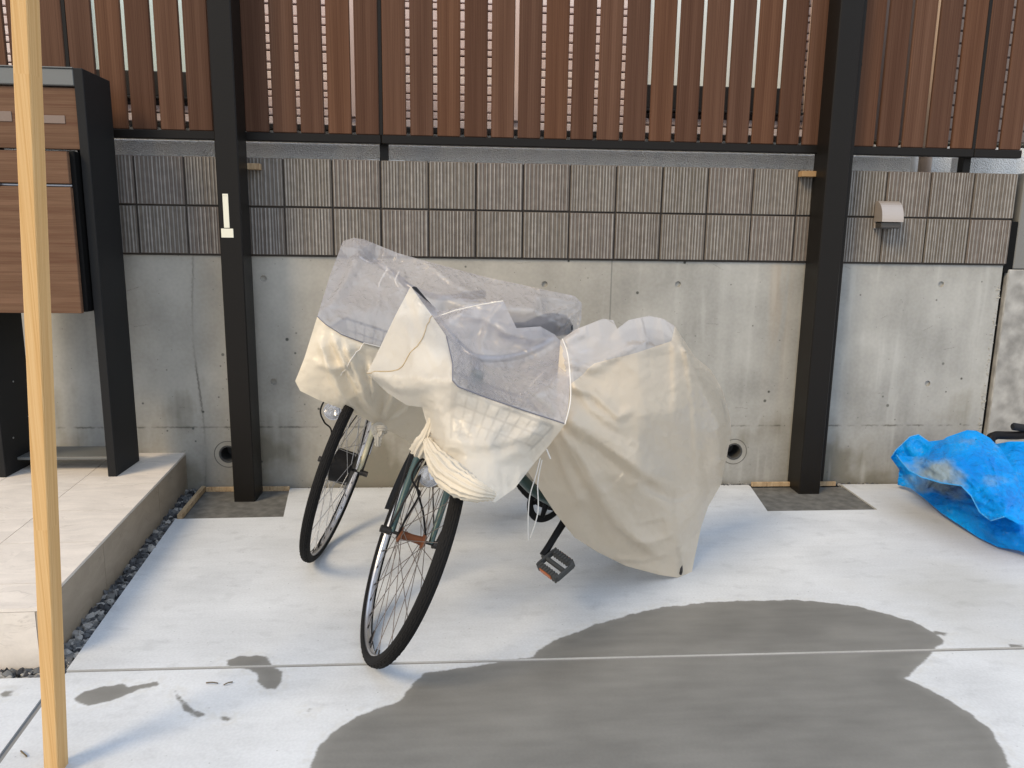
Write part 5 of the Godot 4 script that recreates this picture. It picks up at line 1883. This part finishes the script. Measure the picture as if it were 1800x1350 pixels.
func build_covers() -> void:
	# nearer bicycle: one film, gathered at the handlebar into a hood and a skirt
	var o := thing("bicycle_cover", "cream and clear film cover tied over the nearer green bicycle, basket grid showing through", "bicycle cover", Vector3(0.6, 0, 1.2), "film covers over the bicycles")
	var hood := film(HOOD_FRAME, HOOD_POINTS, 28, [[30, 29, 28, 32, 33, 34, 11], [0, 31, 30], [25, 28]], 0.0065, 0.004, 0.16, [[20, 0.16, 5.0, 0.006], [11, 0.14, 3.5, 0.005]], 5, 12, 6, 0.009, 6.0, HOOD_CREASES)
	var clear := [0, 1, 2, 3, 4, 5, 6, 7, 8, 9, 10, 11, 34, 33, 32, 28, 29, 30, 31]
	var clear_part := part("clear_hood", film_mesh(hood, clear, true), MAT.clear_film, o)
	part("cream_hood", film_mesh(hood, clear, false), MAT.cream_film, o)
	part("welded_seam", tubed(along_film(hood, [30, 29, 28, 32, 33, 34, 11]), 0.0016, 6), MAT.seam, clear_part)
	part("film_edge", tubed([Vector3(0.236, 0.865, 1.092), Vector3(0.316, 0.894, 1.095), Vector3(0.39, 0.912, 1.11), Vector3(0.454, 0.924, 1.118)], 0.0016, 6), MAT.string, clear_part)
	var skirt := film(SKIRT_FRAME, SKIRT_POINTS, 32, [[8, 32, 33, 34], [8, 41, 40, 39, 36]], 0.0075, 0.002, 0.30, [[30, 0.30, 4.0, 0.008, -1.35, -0.15], [31, 0.14, 5.0, 0.008, -0.9, 0.9]], 6, 12, 8, 0.007, 3.2, SKIRT_CREASES)
	var upper := [0, 1, 2, 3, 4, 5, 6, 7, 8, 41, 40, 39, 36]
	part("clear_skirt", film_mesh(skirt, upper, true), MAT.skirt_clear, o)
	part("cream_skirt", film_mesh(skirt, upper, false), MAT.skirt_film, o)
	# the hem rolled up over the front wheel and the puffed loop beside it
	var rng := RandomNumberGenerator.new()
	rng.seed = 8
	var roll := curve([Vector3(0.250, 0.601, 1.475), Vector3(0.275, 0.579, 1.56), Vector3(0.312, 0.569, 1.67), Vector3(0.356, 0.557, 1.722), Vector3(0.403, 0.536, 1.700)], 10)
	var widths := []
	for k in roll.size():
		widths.append(0.024 * (0.35 + sin(PI * clampf(k / float(roll.size() - 1), 0.05, 0.95))) + rng.randf_range(-0.0015, 0.0015))
	part("rolled_hem", pleated(roll, widths, 13, 0.10), MAT.rag, o)
	var puff := curve([Vector3(0.262, 0.650, 1.44), Vector3(0.248, 0.612, 1.45), Vector3(0.236, 0.588, 1.45), Vector3(0.228, 0.566, 1.44)], 6)
	var pw := []
	for k in puff.size():
		pw.append(lerpf(0.010, 0.026, k / float(puff.size() - 1)) + rng.randf_range(-0.001, 0.001))
	part("puffed_loop", pleated(puff, pw, 11, 0.14), MAT.rag, o)
	var strings := [
		[Vector3(0.612, 0.830, 1.245), Vector3(0.614, 0.806, 1.33), Vector3(0.618, 0.758, 1.36), Vector3(0.610, 0.699, 1.44), Vector3(0.582, 0.662, 1.548)],
		[Vector3(0.540, 0.535, 1.40), Vector3(0.528, 0.495, 1.42), Vector3(0.511, 0.425, 1.42), Vector3(0.510, 0.314, 1.42)],
		[Vector3(0.545, 0.530, 1.40), Vector3(0.534, 0.470, 1.41), Vector3(0.535, 0.393, 1.42), Vector3(0.516, 0.322, 1.42)],
		[Vector3(0.553, 0.566, 1.425), Vector3(0.564, 0.540, 1.425)],
	]
	for k in strings.size():
		part("tie_string", tubed(curve(strings[k], 6), 0.0022 if k == 3 else 0.0016, 6), MAT.string, o)
	part("tie_string", tubed(along_film(hood, [25, 49, 47, 31], 0.003), 0.0013, 6), MAT.tan_string, o)
	# farther bicycle
	var p := thing("bicycle_cover", "cream and clear film cover knotted under the farther bicycle's basket, against the wall", "bicycle cover", Vector3(0.4, 0, 0.6), "film covers over the bicycles")
	var rear := film(REAR_COVER_FRAME, REAR_COVER_POINTS, 27, [[25, 27, 28, 29, 30, 31], [2, 33]], 0.0075, 0.003, 0.16, [[18, 0.20, 5.0, 0.006]], 7, 12, 6, 0.007, 4.5, REAR_COVER_CREASES)
	var top := [25, 27, 28, 29, 30, 31, 47, 48, 11, 10, 9, 8, 7, 6, 5, 4, 3, 2, 1, 0, 26]
	var cl := part("clear_top", film_mesh(rear, top, true), MAT.clear_film, p)
	part("cream_body", film_mesh(rear, top, false), MAT.body_film, p)
	part("welded_seam", tubed(along_film(rear, [25, 27, 28, 29, 30, 31]), 0.0016, 6), MAT.seam, cl)
	part("tie_string", tubed(along_film(rear, [42, 29, 30], 0.004), 0.0016, 6), MAT.string, p)
	var knot := Shape.new()
	var kz := noise(91, 30.0, 2)
	var kc := Vector3(0.068, 0.486, 0.895)
	var turns := []
	for k in 40:
		var t := TAU * k / 40.0
		turns.append(kc + Vector3(cos(2.0 * t) * (0.013 + 0.007 * cos(3.0 * t)), sin(2.0 * t) * (0.011 + 0.006 * cos(3.0 * t)), sin(3.0 * t) * 0.011))
	knot.tube(turns, 0.0095, 32, true, 6, 0.14)
	knot.tube(curve([kc, kc + Vector3(-0.002, -0.025, 0.01), kc + Vector3(-0.004, -0.052, 0.008)], 5), [0.010, 0.012, 0.011, 0.013, 0.010, 0.012, 0.009, 0.011, 0.008, 0.010, 0.006], 32, false, 6, 0.16)
	part("knot", knot.mesh(), MAT.rag, p)


func build_tarp() -> void:
	var t := film(TARP_FRAME, TARP_POINTS, 24, [], 0.0095, 0.030, 0.22, [[20, 0.4, 3.0, 0.02]], 12, 10, 3, 0.020, 5.0)
	var o := thing("tarp", "crumpled bright blue tarp with dried mud, heaped against the wall", "tarp", Vector3(2.6, 0, 0.5))
	part("tarp_sheet", film_mesh(t, [], true), MAT.tarp, o)
	var u := film(TARP_FOLD_FRAME, TARP_FOLD_POINTS, 22, [], 0.0075, 0.026, 0.05, [[13, 0.35, 3.0, 0.02], [0, 0.3, 3.0, 0.012]], 14, 10, 3, 0.018, 6.0)
	part("tarp_fold", film_mesh(u, [], true), MAT.tarp, o)
	part("hem", tubed(along_film(u, [0, 21, 20, 19, 18, 17, 16, 15, 14, 13], 0.001), 0.0026, 6), MAT.tarp_hem, o)
	part("hem", tubed(along_film(t, [0, 1, 2, 3, 4], 0.001), 0.0024, 6), MAT.tarp_hem, o)
